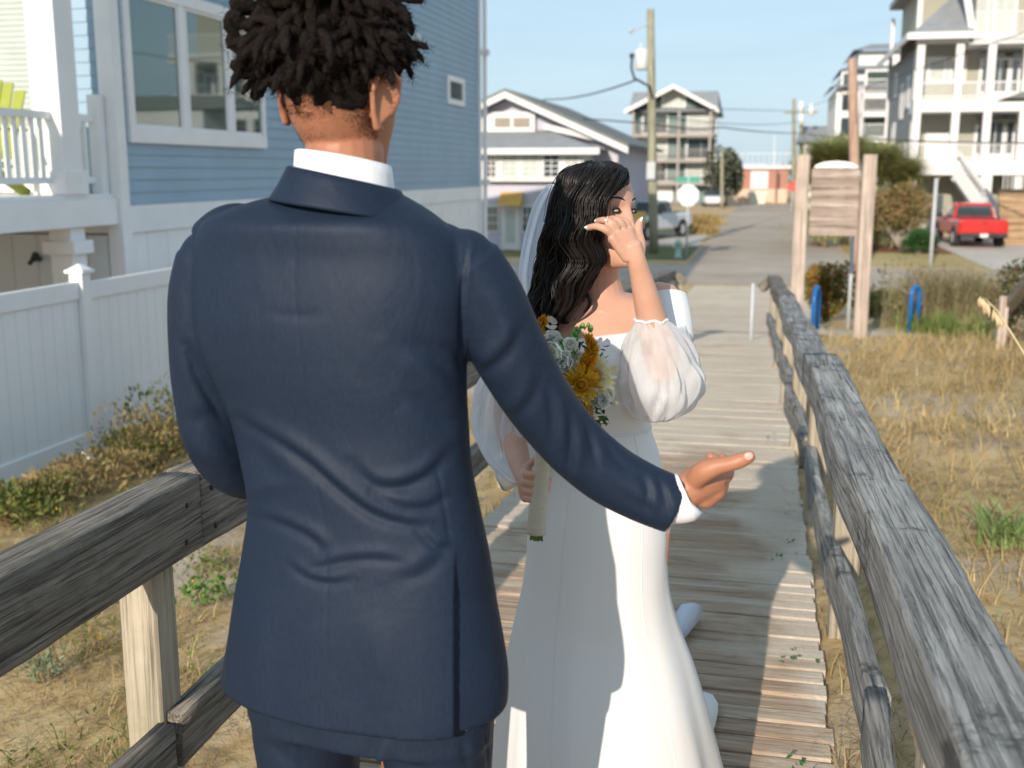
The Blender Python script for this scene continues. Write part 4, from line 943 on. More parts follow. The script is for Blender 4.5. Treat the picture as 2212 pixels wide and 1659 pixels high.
# ---- shrubs: stems + leafy crown with flowers ----
def shrub(name,label,cat_,t0,s0,rx,ry,hh,nl,size,mat,stem=None,group=None,asp=.5,flowers=None,zb=None,lumps=9,stems=7,hollow=.55,trunk=0,squash=1.0,up=0):
    zb=gz(t0,s0) if zb is None else zb
    th=Thing(name,(t0,s0,zb-.02),label,cat_,group)
    L=[(rng.normal(0,.42)*rx,rng.normal(0,.42)*ry,hh*rng.uniform(.35,.8)) for _ in range(lumps)]
    C=[];D=[]
    for (lx,ly,lz) in L:
        m=nl//lumps; d=rng.normal(size=(m,3)); d/=np.linalg.norm(d,axis=1)[:,None]; r=rng.uniform(hollow,1.05,m)**.6
        c=d*r[:,None]*np.array([rx*.55,ry*.55,hh*.36*squash]); c+=np.array([t0+lx,s0+ly,zb+trunk+lz]); C.append(c); D.append(d+np.array([0,0,up]))
    C=np.concatenate(C); D=np.concatenate(D); k=C[:,2]>zb+.02+trunk*.5; C=C[k]; D=D[k]
    add_np('foliage',leaves(C,rng.uniform(size*.6,size*1.3,len(C)),asp,dirs=D*.9),mat,th)
    m=MB()
    for i in range(stems):
        lx,ly,lz=L[i%lumps]; p=Vector((t0+rng.normal()*rx*.06,s0+rng.normal()*ry*.06,zb-.05)); q=Vector((t0+lx,s0+ly,zb+trunk+lz)); mid=p.lerp(q,.5)+Vector((rng.normal()*.08*rx,rng.normal()*.08*ry,0))
        r=max(.004,.028*hh); m.tube([p,p.lerp(mid,.6),mid,mid.lerp(q,.6),q],[r,r*.8,r*.65,r*.45,r*.2],6)
    m.build('stem',stem or paint('bark_'+name,(.30,.24,.19),.9,.2,6,.2),th,True)
    if flowers:
        fm,nf,fs_=flowers; idx=rng.choice(len(C),nf); P=C[idx]+rng.normal(size=(nf,3))*.01; P[:,2]+=size*.4
        add_np('flowers',leaves(P,np.full(nf,fs_),.9),fm,th)
    return th
YEL=leafy('yellow_flowers',[(.60,.36,.02),(.75,.50,.04)],.7,.2)
WEED=leafy('weed_leaves',[(.09,.11,.03),(.17,.18,.05),(.28,.25,.09),(.36,.27,.12)],.7,.25,4)
WEEDR=leafy('rusty_weed_leaves',[(.24,.17,.07),(.34,.25,.11),(.42,.33,.15),(.16,.18,.06)],.7,.25,4)
SILV=leafy('silvery_sprig',[(.16,.24,.13),(.25,.33,.20),(.30,.36,.24)],.7,.2)
k=0
for (px,py,z0,rx,hh,lab,mt,fl) in [
  (40,1130,-.55,.30,.34,'yellow flowering weeds at the left margin in front of the vinyl fence',GRN1,90),
  (110,1100,-.55,.26,.30,'bushy yellow flowered weed behind the left railing',WEED,70),
  (190,1060,-.6,.3,.36,'brownish weed under the vinyl fence left panel',WEEDR,16),
  (262,1010,-.6,.30,.50,'dark green weed clump at the foot of the fence post',WEED,12),
  (325,985,-.6,.34,.75,'tall rusty weed clump between fence post and the groom sleeve',WEEDR,14),
  (365,940,-.6,.36,.95,'tallest green and rust weeds beside the groom elbow',WEED,10)]:
    a,b=FZ(px,py,z0)
    if a<-5.2: b*=(-5.1/a) if a< -5.1 else 1; a=-5.1
    shrub('weed_clump',lab,'weeds',a,b,rx,rx,hh*.72,900,.026,mt,BROWNW,'weeds along the fence foot',.35,(YEL,fl,.011),lumps=14,stems=14,up=.8)
a,b=FZ(100,1475,-.38); shrub('sprig_plant','small silvery green sprig on bare sand lower left','plant',a,b,.09,.09,.13,170,.016,SILV,BROWNW,None,.3,lumps=7,stems=7,up=1.2)
a,b=FZ(215,1410,-.38); shrub('sprig_plant','sparse yellow flowered sprig left of the lit railing post','plant',a,b,.09,.09,.15,90,.012,GRN1,BROWNW,None,.3,(YEL,12,.008),lumps=7,stems=8,up=1.2)
a,b=FZ(445,1320,-.38); shrub('sprig_plant','bright green herb patch between the post and the groom jacket','plant',a,b,.16,.14,.12,260,.014,leafy('bright_herb',[(.12,.25,.05),(.22,.34,.08)]),BROWNW,None,.6,(YEL,5,.009),lumps=8,stems=6)
a,b=FZ(432,1235,-.40); shrub('sprig_plant','low green leaves just below the left top rail joint','plant',a,b,.14,.12,.12,200,.014,GRN1,BROWNW,None,.5,lumps=8,stems=6)
# right side rosette near the rail
ro=Thing('rosette_plant',(1.25,3.9,gz(1.25,3.9)),'green strap leaved plant beside the right railing','plant')
a,b=FZ(2165,1130,gz(1.5,4)+.05); ro.base=Vector((a,b,gz(a,b))); ro.o.location=w2(*ro.base)
n=70; az=rng.uniform(0,2*np.pi,n); P=np.stack([a+rng.normal(size=n)*.05,b+rng.normal(size=n)*.05,np.full(n,gz(a,b)-.01)],1)
add_np('leaves',blades(P,rng.uniform(.14,.30,n),rng.uniform(.014,.024,n),rng.uniform(.3,1.1,n),5,1,az),leafy('rosette_leaf',[(.16,.26,.07),(.26,.36,.12),(.34,.42,.18)]),ro)
# far shrubs
a=FS(1795,550,21.5)[0]; shrub('border_shrub','red and green leaved shrub seen beneath the sign board','shrub',a,21.5,.42,.4,1.0,3200,.045,leafy('red_green_leaves',[(.10,.18,.03),(.22,.26,.04),(.42,.14,.05),(.50,.20,.07)],.6,.3,2),lumps=14)
a=FS(1900,550,23)[0]; shrub('border_shrub','low yellow green shrub right of the right sign post','shrub',a,23,.55,.4,.5,1900,.045,leafy('yellow_green_leaves',[(.14,.22,.03),(.30,.34,.07),(.40,.36,.12)],.6,.3,2),lumps=12)
a=FS(2075,550,20)[0]; th_=shrub('tall_grass_bush','wispy olive brown bush right of the blue hoops','bush',a,20.5,.9,.8,1.15,900,.04,leafy('olive_wisps',[(.20,.18,.08),(.32,.28,.14),(.38,.32,.18)],.8,.2,2),lumps=12,stems=10,up=1)
n=4200; P=np.stack([a+rng.normal(size=n)*.45,20.5+rng.normal(size=n)*.35,np.full(n,dz(20.5)-.05)],1)
add_np('stalks',blades(P,rng.uniform(.4,1.35,n),np.full(n,.014),rng.uniform(.1,.75,n)),leafy('olive_stalks',[(.20,.18,.08),(.30,.25,.14),(.40,.33,.20),(.22,.22,.09)],.8,.1,1),th_)
for i,(px,sv,lab) in enumerate([(2015,19,'bright green spiky plant between blue hoop and olive bush'),(2105,17.5,'spiky green plant with straw tips below the olive bush')]):
    a=FS(px,550,sv)[0]; th_=Thing('spiky_plant',(a,sv,gz(a,sv)),lab,'plant','spiky green plants'); n=170
    P=np.stack([a+rng.normal(size=n)*.22,sv+rng.normal(size=n)*.15,np.full(n,gz(a,sv)-.02)],1)
    add_np('leaves',blades(P,rng.uniform(.2,.6,n),rng.uniform(.02,.04,n),rng.uniform(.2,1.1,n),4),leafy('spiky_leaf',[(.12,.22,.04),(.24,.32,.08),(.42,.34,.14)],.6,.3),th_)
a=FS(2200,550,14.5)[0]; shrub('border_shrub','dark green and rust shrub at the right margin behind the short railing','shrub',a+.35,16,.4,.4,1.1,1500,.035,leafy('dark_rust_leaves',[(.05,.08,.03),(.10,.12,.04),(.36,.16,.06)],.6,.25,2),lumps=10)
a=FS(1945,550,47)[0]; shrub('round_bush','large round red brown bush with bare branching trunks','bush',a,47,.92,.9,1.75,9500,.07,leafy('russet_leaves',[(.16,.16,.05),(.30,.24,.10),(.44,.22,.13),(.34,.32,.11)],.6,.25,1.2),paint('pale_branch',(.42,.36,.30),.9,.15,4,.2),None,.5,lumps=26,stems=16,trunk=.75,zb=GZ,hollow=.3)
a=FS(1984,550,45)[0]; shrub('low_shrub','small dense dark green shrub at the foot of the round bush','shrub',a,45.5,.7,.6,.9,3800,.05,leafy('deep_green_leaves',[(.02,.07,.02),(.05,.13,.03),(.08,.18,.05)],.5,.25,2),lumps=14,zb=GZ,hollow=.4)
PAM=leafy('palmetto_fronds',[(.42,.48,.16),(.55,.58,.22),(.68,.62,.30),(.72,.62,.36)],.6,.4,.3)
for i,(px,py,S,hs,lab) in enumerate([(1790,325,49,1.0,'feathery green palmetto left of the reddish pole'),(1835,318,51,1.05,'olive palmetto directly behind the sign board'),(1905,335,48.5,1.0,'broad green palmetto above the russet bush'),(1950,360,48,.9,'palmetto drooping beside the white porch column'),(1770,360,49.5,.8,'low palmetto at the left sign post')]):
    a,zt=FS(px,py,S); th_=Thing('palmetto',(a,S,GZ),lab,'palm','palmettos behind the sign'); n=2600
    zc=zt-.55; d=rng.normal(size=(n,3)); d/=np.linalg.norm(d,axis=1)[:,None]; az=np.arctan2(d[:,1],d[:,0]); 
    c=np.array([a,S,zc])+d*np.array([.35,.35,.5])*rng.uniform(.1,1,n)[:,None]
    add_np('fronds',blades(c,rng.uniform(.6,1.35,n)*hs,rng.uniform(.04,.08,n),rng.uniform(.6,1.9,n),4,1,az),PAM,th_)
    n=500; P=np.stack([a+rng.normal(size=n)*.5,S+rng.normal(size=n)*.4,np.full(n,GZ+.1)+rng.uniform(0,zc-GZ,n)],1); add_np('skirt_leaves',blades(P,rng.uniform(.4,.9,n),rng.uniform(.03,.06,n),rng.uniform(.6,1.9,n),3),PAM,th_)
    MB().tube([(a,S,GZ-.1),(a+.05,S,(GZ+zc)/2),(a,S,zc)],[.16,.14,.12],8).build('trunk',paint('palm_bark',(.22,.17,.12),.9,.2,8,.3),th_,True)
# dark tree far away with pale seed clumps, plants by the road
a,zt=FS(1568,322,105); shrub('street_tree','dark tree with pale blossom clumps left of the brick building','tree',a,105,1.5,1.5,4.6,3800,.2,leafy('dark_tree_leaves',[(.03,.05,.03),(.06,.09,.04),(.10,.12,.06),(.5,.46,.42)],.7,.2,.5),lumps=16,trunk=.5,zb=GZ,stems=6)
for i,(px,S,h_,lab) in enumerate([(1508,62,1.1,'golden dry grass clump beside the road sign'),(1530,68,.9,'orange brown dry grass clump along the far verge'),(1520,58,.6,'short straw clump at the road edge')]):
    a=FS(px,550,S)[0]; th_=Thing('grass_clump',(a,S,GZ),lab,'grass clump','golden clumps along the far verge'); n=420
    P=np.stack([a+rng.normal(size=n)*.32,S+rng.normal(size=n)*.6,np.full(n,GZ-.02)],1); add_np('stalks',blades(P,rng.uniform(.4,1,n)*h_,np.full(n,.05),rng.uniform(.1,.8,n)),leafy('golden_stalks',[(.42,.28,.10),(.55,.40,.17),(.35,.25,.10)],.8,.2),th_)
# distant tree line over the water
m=MB(); mt=leafy('far_woods',[(.10,.13,.12),(.14,.17,.15)],.9,0)
C=rng.uniform(0,1,(9000,3)); X=-700+C[:,0]*1700; Z=GZ+C[:,2]*(6+3*np.sin(X*.013)+2*np.sin(X*.05)); 
tag(add_np('far_shore_woods',leaves(np.stack([X,900+C[:,1]*60,Z],1),np.full(9000,3.5),.8),mt),kind='stuff')
# sea-oat stalk close on the right
so_=Thing('sea_oat',(2.35,5.2,gz(2.35,5.2)),'arching straw coloured sea oat stalk with hanging seed heads at right','grass stalk')
P=[Q(px,py,5.2+.1*i) for i,(px,py) in enumerate([(2235,800),(2205,752),(2180,712),(2155,672),(2132,648),(2118,640)])]; P=[rot2(p) for p in P]
P=[Vector((P[0].x+.12,P[0].y,gz(2.3,5)))]+P; so_.base=P[0].copy(); so_.o.location=w2(*so_.base)
STR=paint('straw_stalk',(.62,.48,.28),.7,.1,6,0)
MB().tube(P,[.005]*4+[.004,.003,.002],5).build('stalk',STR,so_,True)
m=MB()
for i in range(26):
    k=rng.uniform(0,1); p=P[-1].lerp(P[-3],k) if k<.5 else P[-2].lerp(P[-4],k-.2); q=p+Vector((rng.normal()*.012,rng.normal()*.01,-.02-.05*rng.uniform()))
    m.tube([p,p.lerp(q,.5),q],[.0015,.009,.002],5)
m.build('seed_head',STR,so_,True)
# ================= people: shared helpers =================
def skinm(name,c,c2,rough=.5):
    m,t,b=nt(name); v=coords(t); n=noisen(t,v,14,5,.6); k=ramp(t,n,[(.35,c2),(.65,c)])
    t.links.new(k,b.inputs['Base Color']); b.inputs['Roughness'].default_value=rough; b.inputs['Specular IOR Level'].default_value=.35
    b.inputs['Subsurface Weight'].default_value=.12; b.inputs['Subsurface Radius'].default_value=(.9,.35,.2); b.inputs['Subsurface Scale'].default_value=.008
    bumpn(t,b,noisen(t,v,350,3),.12,.001); return m
def interp(tab,x):
    """rows (x, a, b, ...) -> interpolated smooth"""
    if x<=tab[0][0]: return list(tab[0][1:])
    for p,q in zip(tab,tab[1:]):
        if x<=q[0]:
            k=(x-p[0])/(q[0]-p[0]); return [a+(b-a)*k for a,b in zip(p[1:],q[1:])]
    return list(tab[-1][1:])
def catmull(tab,n):
    """resample rows with Catmull-Rom"""
    T=[np.array(r,float) for r in tab]; T=[2*T[0]-T[1]]+T+[2*T[-1]-T[-2]]; out=[]
    m=len(T)-3
    for i in range(n+1):
        u=m*i/n; k=min(int(u),m-1); f=u-k; a,b,c,d=T[k:k+4]
        out.append(.5*((2*b)+(-a+c)*f+(2*a-5*b+4*c-d)*f*f+(-a+3*b-3*c+d)*f**3))
    return out
def spath(pts,n): return [Vector(r[:3]) for r in catmull(pts,n)]
def stube(mb,pts,n=24,sides=14,up=None,flat=1.0):
    """pts rows (x,y,z,r[,r2])"""
    rows=catmull([tuple(p)+((p[3],) if len(p)==4 else ()) for p in pts],n)
    mb.tube([r[:3] for r in rows],[(max(r[3],.002),max(r[4],.002)) for r in rows],sides,up=up); return mb
def PW(px,py,y,*r): p=Q(px,py,y); return (p.x,p.y,p.z,*r)
def G(x,c,w): return math.exp(-((x-c)/w)**2)
def head_geom(mb,M,sc=1.0,fem=False,smile=False,ear=1.0):
    prof=[(-.118,.014,.088,.040),(-.112,.028,.093,.022),(-.10,.038,.094,.008),(-.085,.047,.094,-.012),(-.065,.055,.093,-.045),(-.04,.063,.092,-.070),(-.01,.070,.093,-.086),(.02,.0745,.094,-.094),(.05,.077,.096,-.099),(.08,.075,.090,-.097),(.105,.064,.072,-.084),(.122,.045,.045,-.06),(.131,.022,.018,-.03)]
    rows=catmull(prof,64); rings=[]
    for z,hw,yf,yb in rows:
        if fem and z<-.02: hw*=.95
        ring=[]; hw=max(hw,.004); cy=(yf+yb)/2; hl=max((yf-yb)/2,.004)
        for i in range(72):
            a=2*PI*i/72; ca,sa=math.cos(a),math.sin(a)
            x=hw*math.copysign(abs(ca)**.92,ca); y=cy+hl*math.copysign(abs(sa)**.96,sa)
            if sa>0:
                f=sa**1.0
                nose=G(z,-.012,.022)*.012*G(x,0,.011)+G(z,-.036,.013)*.020*G(x,0,.0115)+G(z,.012,.02)*.005*G(x,0,.012)+G(z,-.042,.009)*.007*(G(x,.013,.007)+G(x,-.013,.007))
                brow=.0045*G(z,.033,.010)*(G(x,.028,.022)+G(x,-.028,.022))
                sock=-.0105*G(z,.012,.013)*(G(x,.032,.017)+G(x,-.032,.017))
                cheek=(.006+.003*smile)*G(z,-.026,.018)*(G(x,.040,.018)+G(x,-.040,.018))
                lips=.0055*(G(z,-.066,.005)+G(z,-.078,.006))*G(x,0,.022)-.0035*G(z,-.0715,.0022)*G(x,0,.026)
                chin=.006*G(z,-.104,.012)*G(x,0,.02); mouthside=-.003*G(z,-.085,.01)*G(x,0,.03)
                y+=f*(nose+brow+sock+cheek+lips+chin+mouthside)
            ring.append(M@Vector((x*sc,y*sc,z*sc)))
        rings.append(ring)
    mb.loft(rings)
    for sg in (-1,1):  # ears
        E=Matrix.Rotation(sg*R(-34),4,'Z')@Matrix.Rotation(R(-10),4,'X')
        def e(x,y,z): return M@(Vector((sg*.074,-.006,-.004))*sc+(E@Vector((sg*x,y,z)))*sc*ear)
        rim=[(.004,.012,-.012),(.008,.014,.008),(.014,.008,.026),(.018,-.006,.033),(.019,-.018,.024),(.017,-.020,.006),(.013,-.012,-.014),(.008,-.002,-.028),(.004,.006,-.028)]
        mb.tube([e(*p) for p in rim],[.0048*sc]*7+[.0062*sc,.005*sc],8)
        mb.loft([[e(.001+.0*k,yy,zz) for k,(yy,zz) in enumerate([(.012,-.012),(.014,.012),(.004,.028),(-.012,.026),(-.016,.004),(-.008,-.018),(.002,-.026)])],[e(.010,yy,zz) for yy,zz in [(.010,-.01),(.010,.01),(.002,.026),(-.012,.024),(-.015,.004),(-.007,-.016),(.002,-.024)]]])
def finger(mb,pts,r0,r1,n=14):
    k=len(pts); rows=[tuple(p)+(r0+(r1-r0)*i/(k-1)*(1.0),) for i,p in enumerate(pts)]
    stube(mb,rows,n,12); mb.ball(rows[-1][:3],rows[-1][3]*.98,10,6)
def side_to(mesh_obj_verts,f): pass
def displace(me,wr,only=None,cy=None,fine=None):
    """sculpt folds: wr rows (points in photo pixels, half width px, amplitude m [, kind]) pushed along the normal"""
    nV=len(me.vertices); co=np.empty(nV*3,np.float32); me.vertices.foreach_get('co',co); co=co.reshape(-1,3).astype(float)
    no=np.empty(nV*3,np.float32); me.vertex_normals.foreach_get('vector',no); no=no.reshape(-1,3).astype(float)
    c,s=math.cos(TH),math.sin(TH); r=co-np.array([0,0,H]); dep=r[:,1]*c-r[:,2]*s; up=r[:,1]*s+r[:,2]*c
    px=CX+FPX*r[:,0]/dep; py=CY-FPX*up/dep
    vd=r/np.linalg.norm(r,axis=1)[:,None]; face=np.clip(-(no*vd).sum(1)*3,0,1)
    D=np.zeros(nV)
    for w in wr:
        pts,hw,amp=w[:3]; pts=np.array([q[:2] for q in catmull(pts,24)]) if len(pts)>2 else np.array(pts,float)
        best=np.full(nV,1e9); tt=np.zeros(nV); m=len(pts)-1
        x0,y0=pts.min(0)-hw*4;x1,y1=pts.max(0)+hw*4; sel=np.where((px>x0)&(px<x1)&(py>y0)&(py<y1))[0]
        if not len(sel): continue
        P=np.stack([px[sel],py[sel]],1); b=np.full(len(sel),1e9); t_=np.zeros(len(sel)); sd=np.zeros(len(sel))
        for i in range(m):
            a,bb=pts[i],pts[i+1]; d=bb-a; L=(d**2).sum()+1e-9; k=np.clip(((P-a)*d).sum(1)/L,0,1); q=P-(a+d*k[:,None]); ds=np.sqrt((q**2).sum(1))
            u=ds<b; b=np.where(u,ds,b); t_=np.where(u,(i+k)/m,t_); sd=np.where(u,np.sign(d[0]*q[:,1]-d[1]*q[:,0]),sd)
        kind=w[3] if len(w)>3 else 'g'
        taper=np.sin(np.pi*np.clip(t_,0.02,.98))**.6 if kind=='g' or kind=='f' else 1.0
        if kind=='f':   # fold: valley with a soft ridge beside it
            x=b*sd/hw; v=np.exp(-x*x)-.75*np.exp(-((x+1.7)/1.3)**2)
        else: v=np.exp(-(b/hw)**2)
        D[sel]+=amp*v*taper
    co+=no*(D*face*.72)[:,None]
    if fine:
        for i in range(nV):
            p=Vector(co[i]); co[i]+=no[i]*fine(p)
    me.vertices.foreach_set('co',co.astype(np.float32).ravel()); me.update()
def clothm(name,c,rough=.75,sheen=.3,weave=900,var=.06,bump=.1):
    m,t,b=nt(name); v=coords(t); n=noisen(t,coords(t,(1,1,.15)),weave*.6,2); n2=noisen(t,coords(t,(.15,.15,1)),weave*.6,2); n3=noisen(t,v,6,3)
    k=mixc(t,ramp(t,n,[(.35,0),(.65,1)]),tuple(x*(1-var*1.8) for x in c),tuple(x*(1+var*2.4) for x in c)); k=mixc(t,ramp(t,n2,[(.4,0),(.7,.5)]),k,tuple(x*(1+var*3) for x in c))
    k=mixc(t,ramp(t,n3,[(.4,0),(.7,.25)]),k,tuple(x*(1-var) for x in c))
    t.links.new(k,b.inputs['Base Color']); b.inputs['Roughness'].default_value=rough; b.inputs['Sheen Weight'].default_value=sheen; b.inputs['Specular IOR Level'].default_value=.35
    b.inputs['Specular IOR Level'].default_value=.22
    if bump:
        p=bumpn(t,b,noisen(t,coords(t,(1,1,.6)),11,4,.5,.6),.22,.02); bumpn(t,b,n,bump,.0006,p)
    return m
def locks_mesh(strands,radii,n=5):
    mb=MB()
    for P,r in zip(strands,radii): mb.tube(P,r,n)
    return mb
# ================= the groom =================
SUIT=clothm('navy_wool',(.0100,.0190,.0385),.6,.0,700,.07); SUITT=clothm('navy_trouser_wool',(.0106,.0192,.0380),.6,.0,700,.07)
SHIRT=clothm('white_cotton',(.80,.81,.84),.8,.1,600,.02); SKG=skinm('groom_skin',(.42,.19,.11),(.36,.155,.09),.48)
gr=Thing('person',(-.27,1.76,0),'groom seen from behind in a navy suit, right arm held out palm up','person',street=False)
yG=1.76
HG=Matrix.Translation(Q(734,212,1.73))@Matrix.Rotation(-R(26),4,'Z')@Matrix.Rotation(R(-4),4,'X')@Matrix.Rotation(R(4),4,'Y')@Matrix.Scale(1.07,4)
b=MB(); head_geom(b,HG,1.0,ear=1.28)
stube(b,[PW(738,255,1.745,.058,.060),PW(744,330,1.735,.060,.062),PW(738,390,1.75,.066,.066),PW(735,450,1.76,.09,.07)],16,20)
# trunk and limbs under the suit (one figure)
def torso_rows(rows,y=yG,phi=R(20),hdf=lambda v:.115,inset=0,n=60,sides=56,pw=.9):
    """rows (py,xl,xr,yc,hd): silhouette columns -> rings turned by phi"""
    out=[]
    for py,xl,xr,yc,hd in catmull(rows,n):
        a=Q(xl,py,yc);c=Q(xr,py,yc); cx=(a.x+c.x)/2; w=(c.x-a.x)/2-inset; hd-=inset
        A_=math.sqrt(max(w*w-(hd*math.sin(phi))**2,1e-4))/math.cos(phi); z=a.z; ring=[]
        for i in range(sides):
            t_=2*PI*i/sides; u=A_*math.copysign(abs(math.cos(t_))**pw,math.cos(t_)); v=hd*math.copysign(abs(math.sin(t_))**pw,math.sin(t_))
            ring.append(Vector((cx+u*math.cos(phi)+v*math.sin(phi),yc-u*math.sin(phi)+v*math.cos(phi),z)))
        out.append(ring)
    return out
JR=[(408,644,842,1.752,.058),(421,598,872,1.757,.070),(436,540,900,1.762,.086),(455,482,932,1.764,.100),(478,432,962,1.76,.112),(512,410,992,1.765,.118),(550,400,1010,1.77,.122),(620,398,1020,1.77,.128),(700,405,1012,1.77,.130),(800,440,1008,1.77,.128),(900,486,1012,1.77,.122),(1000,512,1020,1.765,.118),(1100,528,1040,1.765,.120),(1200,516,1062,1.765,.128),(1300,498,1082,1.765,.138),(1400,482,1100,1.765,.142),(1450,473,1104,1.765,.143),(1497,466,1102,1.765,.143)]
b.loft(torso_rows(JR,inset=.022,n=40,sides=40))
ARM_L=[PW(456,560,1.82,.056),PW(440,640,1.825,.057),PW(437,740,1.83,.055),PW(442,840,1.845,.053),PW(466,950,1.865,.053),PW(520,1015,1.915,.050),PW(600,1020,2.0,.045),PW(680,1010,2.07,.040)]
ARM_R=[PW(1000,568,1.725,.060),PW(1048,650,1.735,.063),PW(1100,758,1.755,.061),PW(1165,868,1.785,.057),PW(1238,958,1.812,.054),PW(1310,1020,1.825,.053),PW(1385,1062,1.828,.051),PW(1458,1092,1.825,.0495)]
ins=lambda rows,d:[tuple(p[:3])+(p[3]-d,) for p in rows]
stube(b,ins(ARM_L,.013)+[PW(760,1000,2.12,.028),PW(800,990,2.17,.03)],30,14)
stube(b,ins(ARM_R[:-1],.016)+[PW(1440,1082,1.825,.031),PW(1475,1068,1.825,.029)],30,14)
for sg,x in ((-1,640),(1,905)):
    h=Q(x,1560,1.77); hy=1.81 if sg<0 else 1.745; stube(b,[(h.x,hy,.78,.078),(h.x+.01,hy,.5,.062),(h.x+.012,1.79,.28,.052),(h.x+.012,1.81,.11,.04),(h.x+.012,1.80,.05,.042)],20,14)
    b.ball((h.x+.03,1.87,.045),(.045,.13,.04),12,8)
# right hand, palm up: thumb along the near side, fingers curled up behind it
hp=lambda px,py,y,*r:PW(px,py,y,*r)
stube(b,[hp(1462,1072,1.825,.030,.027),hp(1490,1056,1.83,.031,.030),hp(1520,1042,1.845,.034,.030),hp(1545,1038,1.86,.030,.026)],14,16)
stube(b,[hp(1500,1040,1.815,.017),hp(1518,1020,1.80,.0195),hp(1548,1007,1.79,.0165),hp(1575,1002,1.785,.0135),hp(1600,994,1.782,.0135),hp(1616,988,1.78,.0115)],18,12); b.ball(hp(1619,987,1.78)[:3],.0105,10,6)
finger(b,[hp(1538,1035,1.84),hp(1568,1030,1.86),hp(1572,1010,1.885),hp(1560,990,1.885)],.0125,.0095)
finger(b,[hp(1528,1050,1.835),hp(1556,1056,1.85),hp(1560,1030,1.895),hp(1536,987,1.895)],.0125,.0100)
finger(b,[hp(1515,1066,1.83),hp(1546,1070,1.84),hp(1558,1050,1.86),hp(1545,1030,1.875)],.0135,.010)
finger(b,[hp(1498,1072,1.825),hp(1526,1085,1.83),hp(1540,1072,1.845),hp(1525,1050,1.86)],.0125,.009)
# left hand in front of the belly (hidden from here)
hl=Q(820,985,2.19)
for i in range(4): finger(b,[hl+Vector((0,.0,.028-.018*i)),hl+Vector((.035,.02,.028-.02*i)),hl+Vector((.065,.01,.024-.02*i))],.009,.0075)
finger(b,[hl+Vector((-.02,-.01,.03)),hl+Vector((.01,-.025,.045)),hl+Vector((.03,-.02,.05))],.010,.008)
b.ball(hl,(.035,.02,.036),12,8)
me=remeshed(b,.0030,2); body=put(me,'body',SKG,gr)
# thumb nail
nl=MB(); c=Q(1617,986,1.768); nl.ball(c,(.0085,.0035,.0072),12,8,Matrix.Rotation(R(-12),3,'Y')); nl.build('nail',paint('pink_nail',(.72,.38,.32),.3,.03,9,0,spec=.6),gr,True)
# ---- shirt: collar band and cuff ----
s=MB()
def ringc(px,py,y,rx,ry,tilt,n=40):
    c=Q(px,py,y); return [Vector((c.x+rx*math.cos(2*PI*i/n),c.y+ry*math.sin(2*PI*i/n),c.z+tilt*math.sin(2*PI*i/n)+.0*math.cos(2*PI*i/n)-.012*math.cos(2*PI*i/n))) for i in range(n)]
o_=[ringc(745,420,1.742,.0800,.078,-.006),ringc(744,396,1.742,.0775,.074,-.006),ringc(743,366,1.74,.0755,.071,-.006),ringc(742,343,1.738,.0735,.068,-.006),ringc(742,341,1.738,.0700,.064,-.006),ringc(743,366,1.74,.0690,.064,-.006),ringc(745,416,1.742,.0700,.064,-.006)]
s.loft(o_,False); col=s.build('shirt_collar',SHIRT,gr,True)
cu=MB(); stube(cu,[PW(1440,1078,1.825,.042),PW(1470,1077,1.825,.0425),PW(1483,1073,1.825,.0420),PW(1485,1072,1.825,.036)],10,28); cu.build('shirt_cuff',SHIRT,gr,True)
# ---- jacket ----
j=MB(); j.loft(torso_rows(JR,n=90,sides=96))
stube(j,ARM_L,60,36)
stube(j,ARM_R,70,40)
j.ball(Q(455,568,1.82),(.052,.055,.056),28,18); j.ball(Q(1002,578,1.725),(.055,.056,.060),28,18)
stube(j,[PW(610,540,1.80,.04),PW(520,516,1.81,.058),PW(458,545,1.82,.054)],16,28); stube(j,[PW(860,560,1.75,.04),PW(930,552,1.74,.055),PW(988,580,1.725,.055)],16,28)
me=remeshed(j,.0042,5,.5)
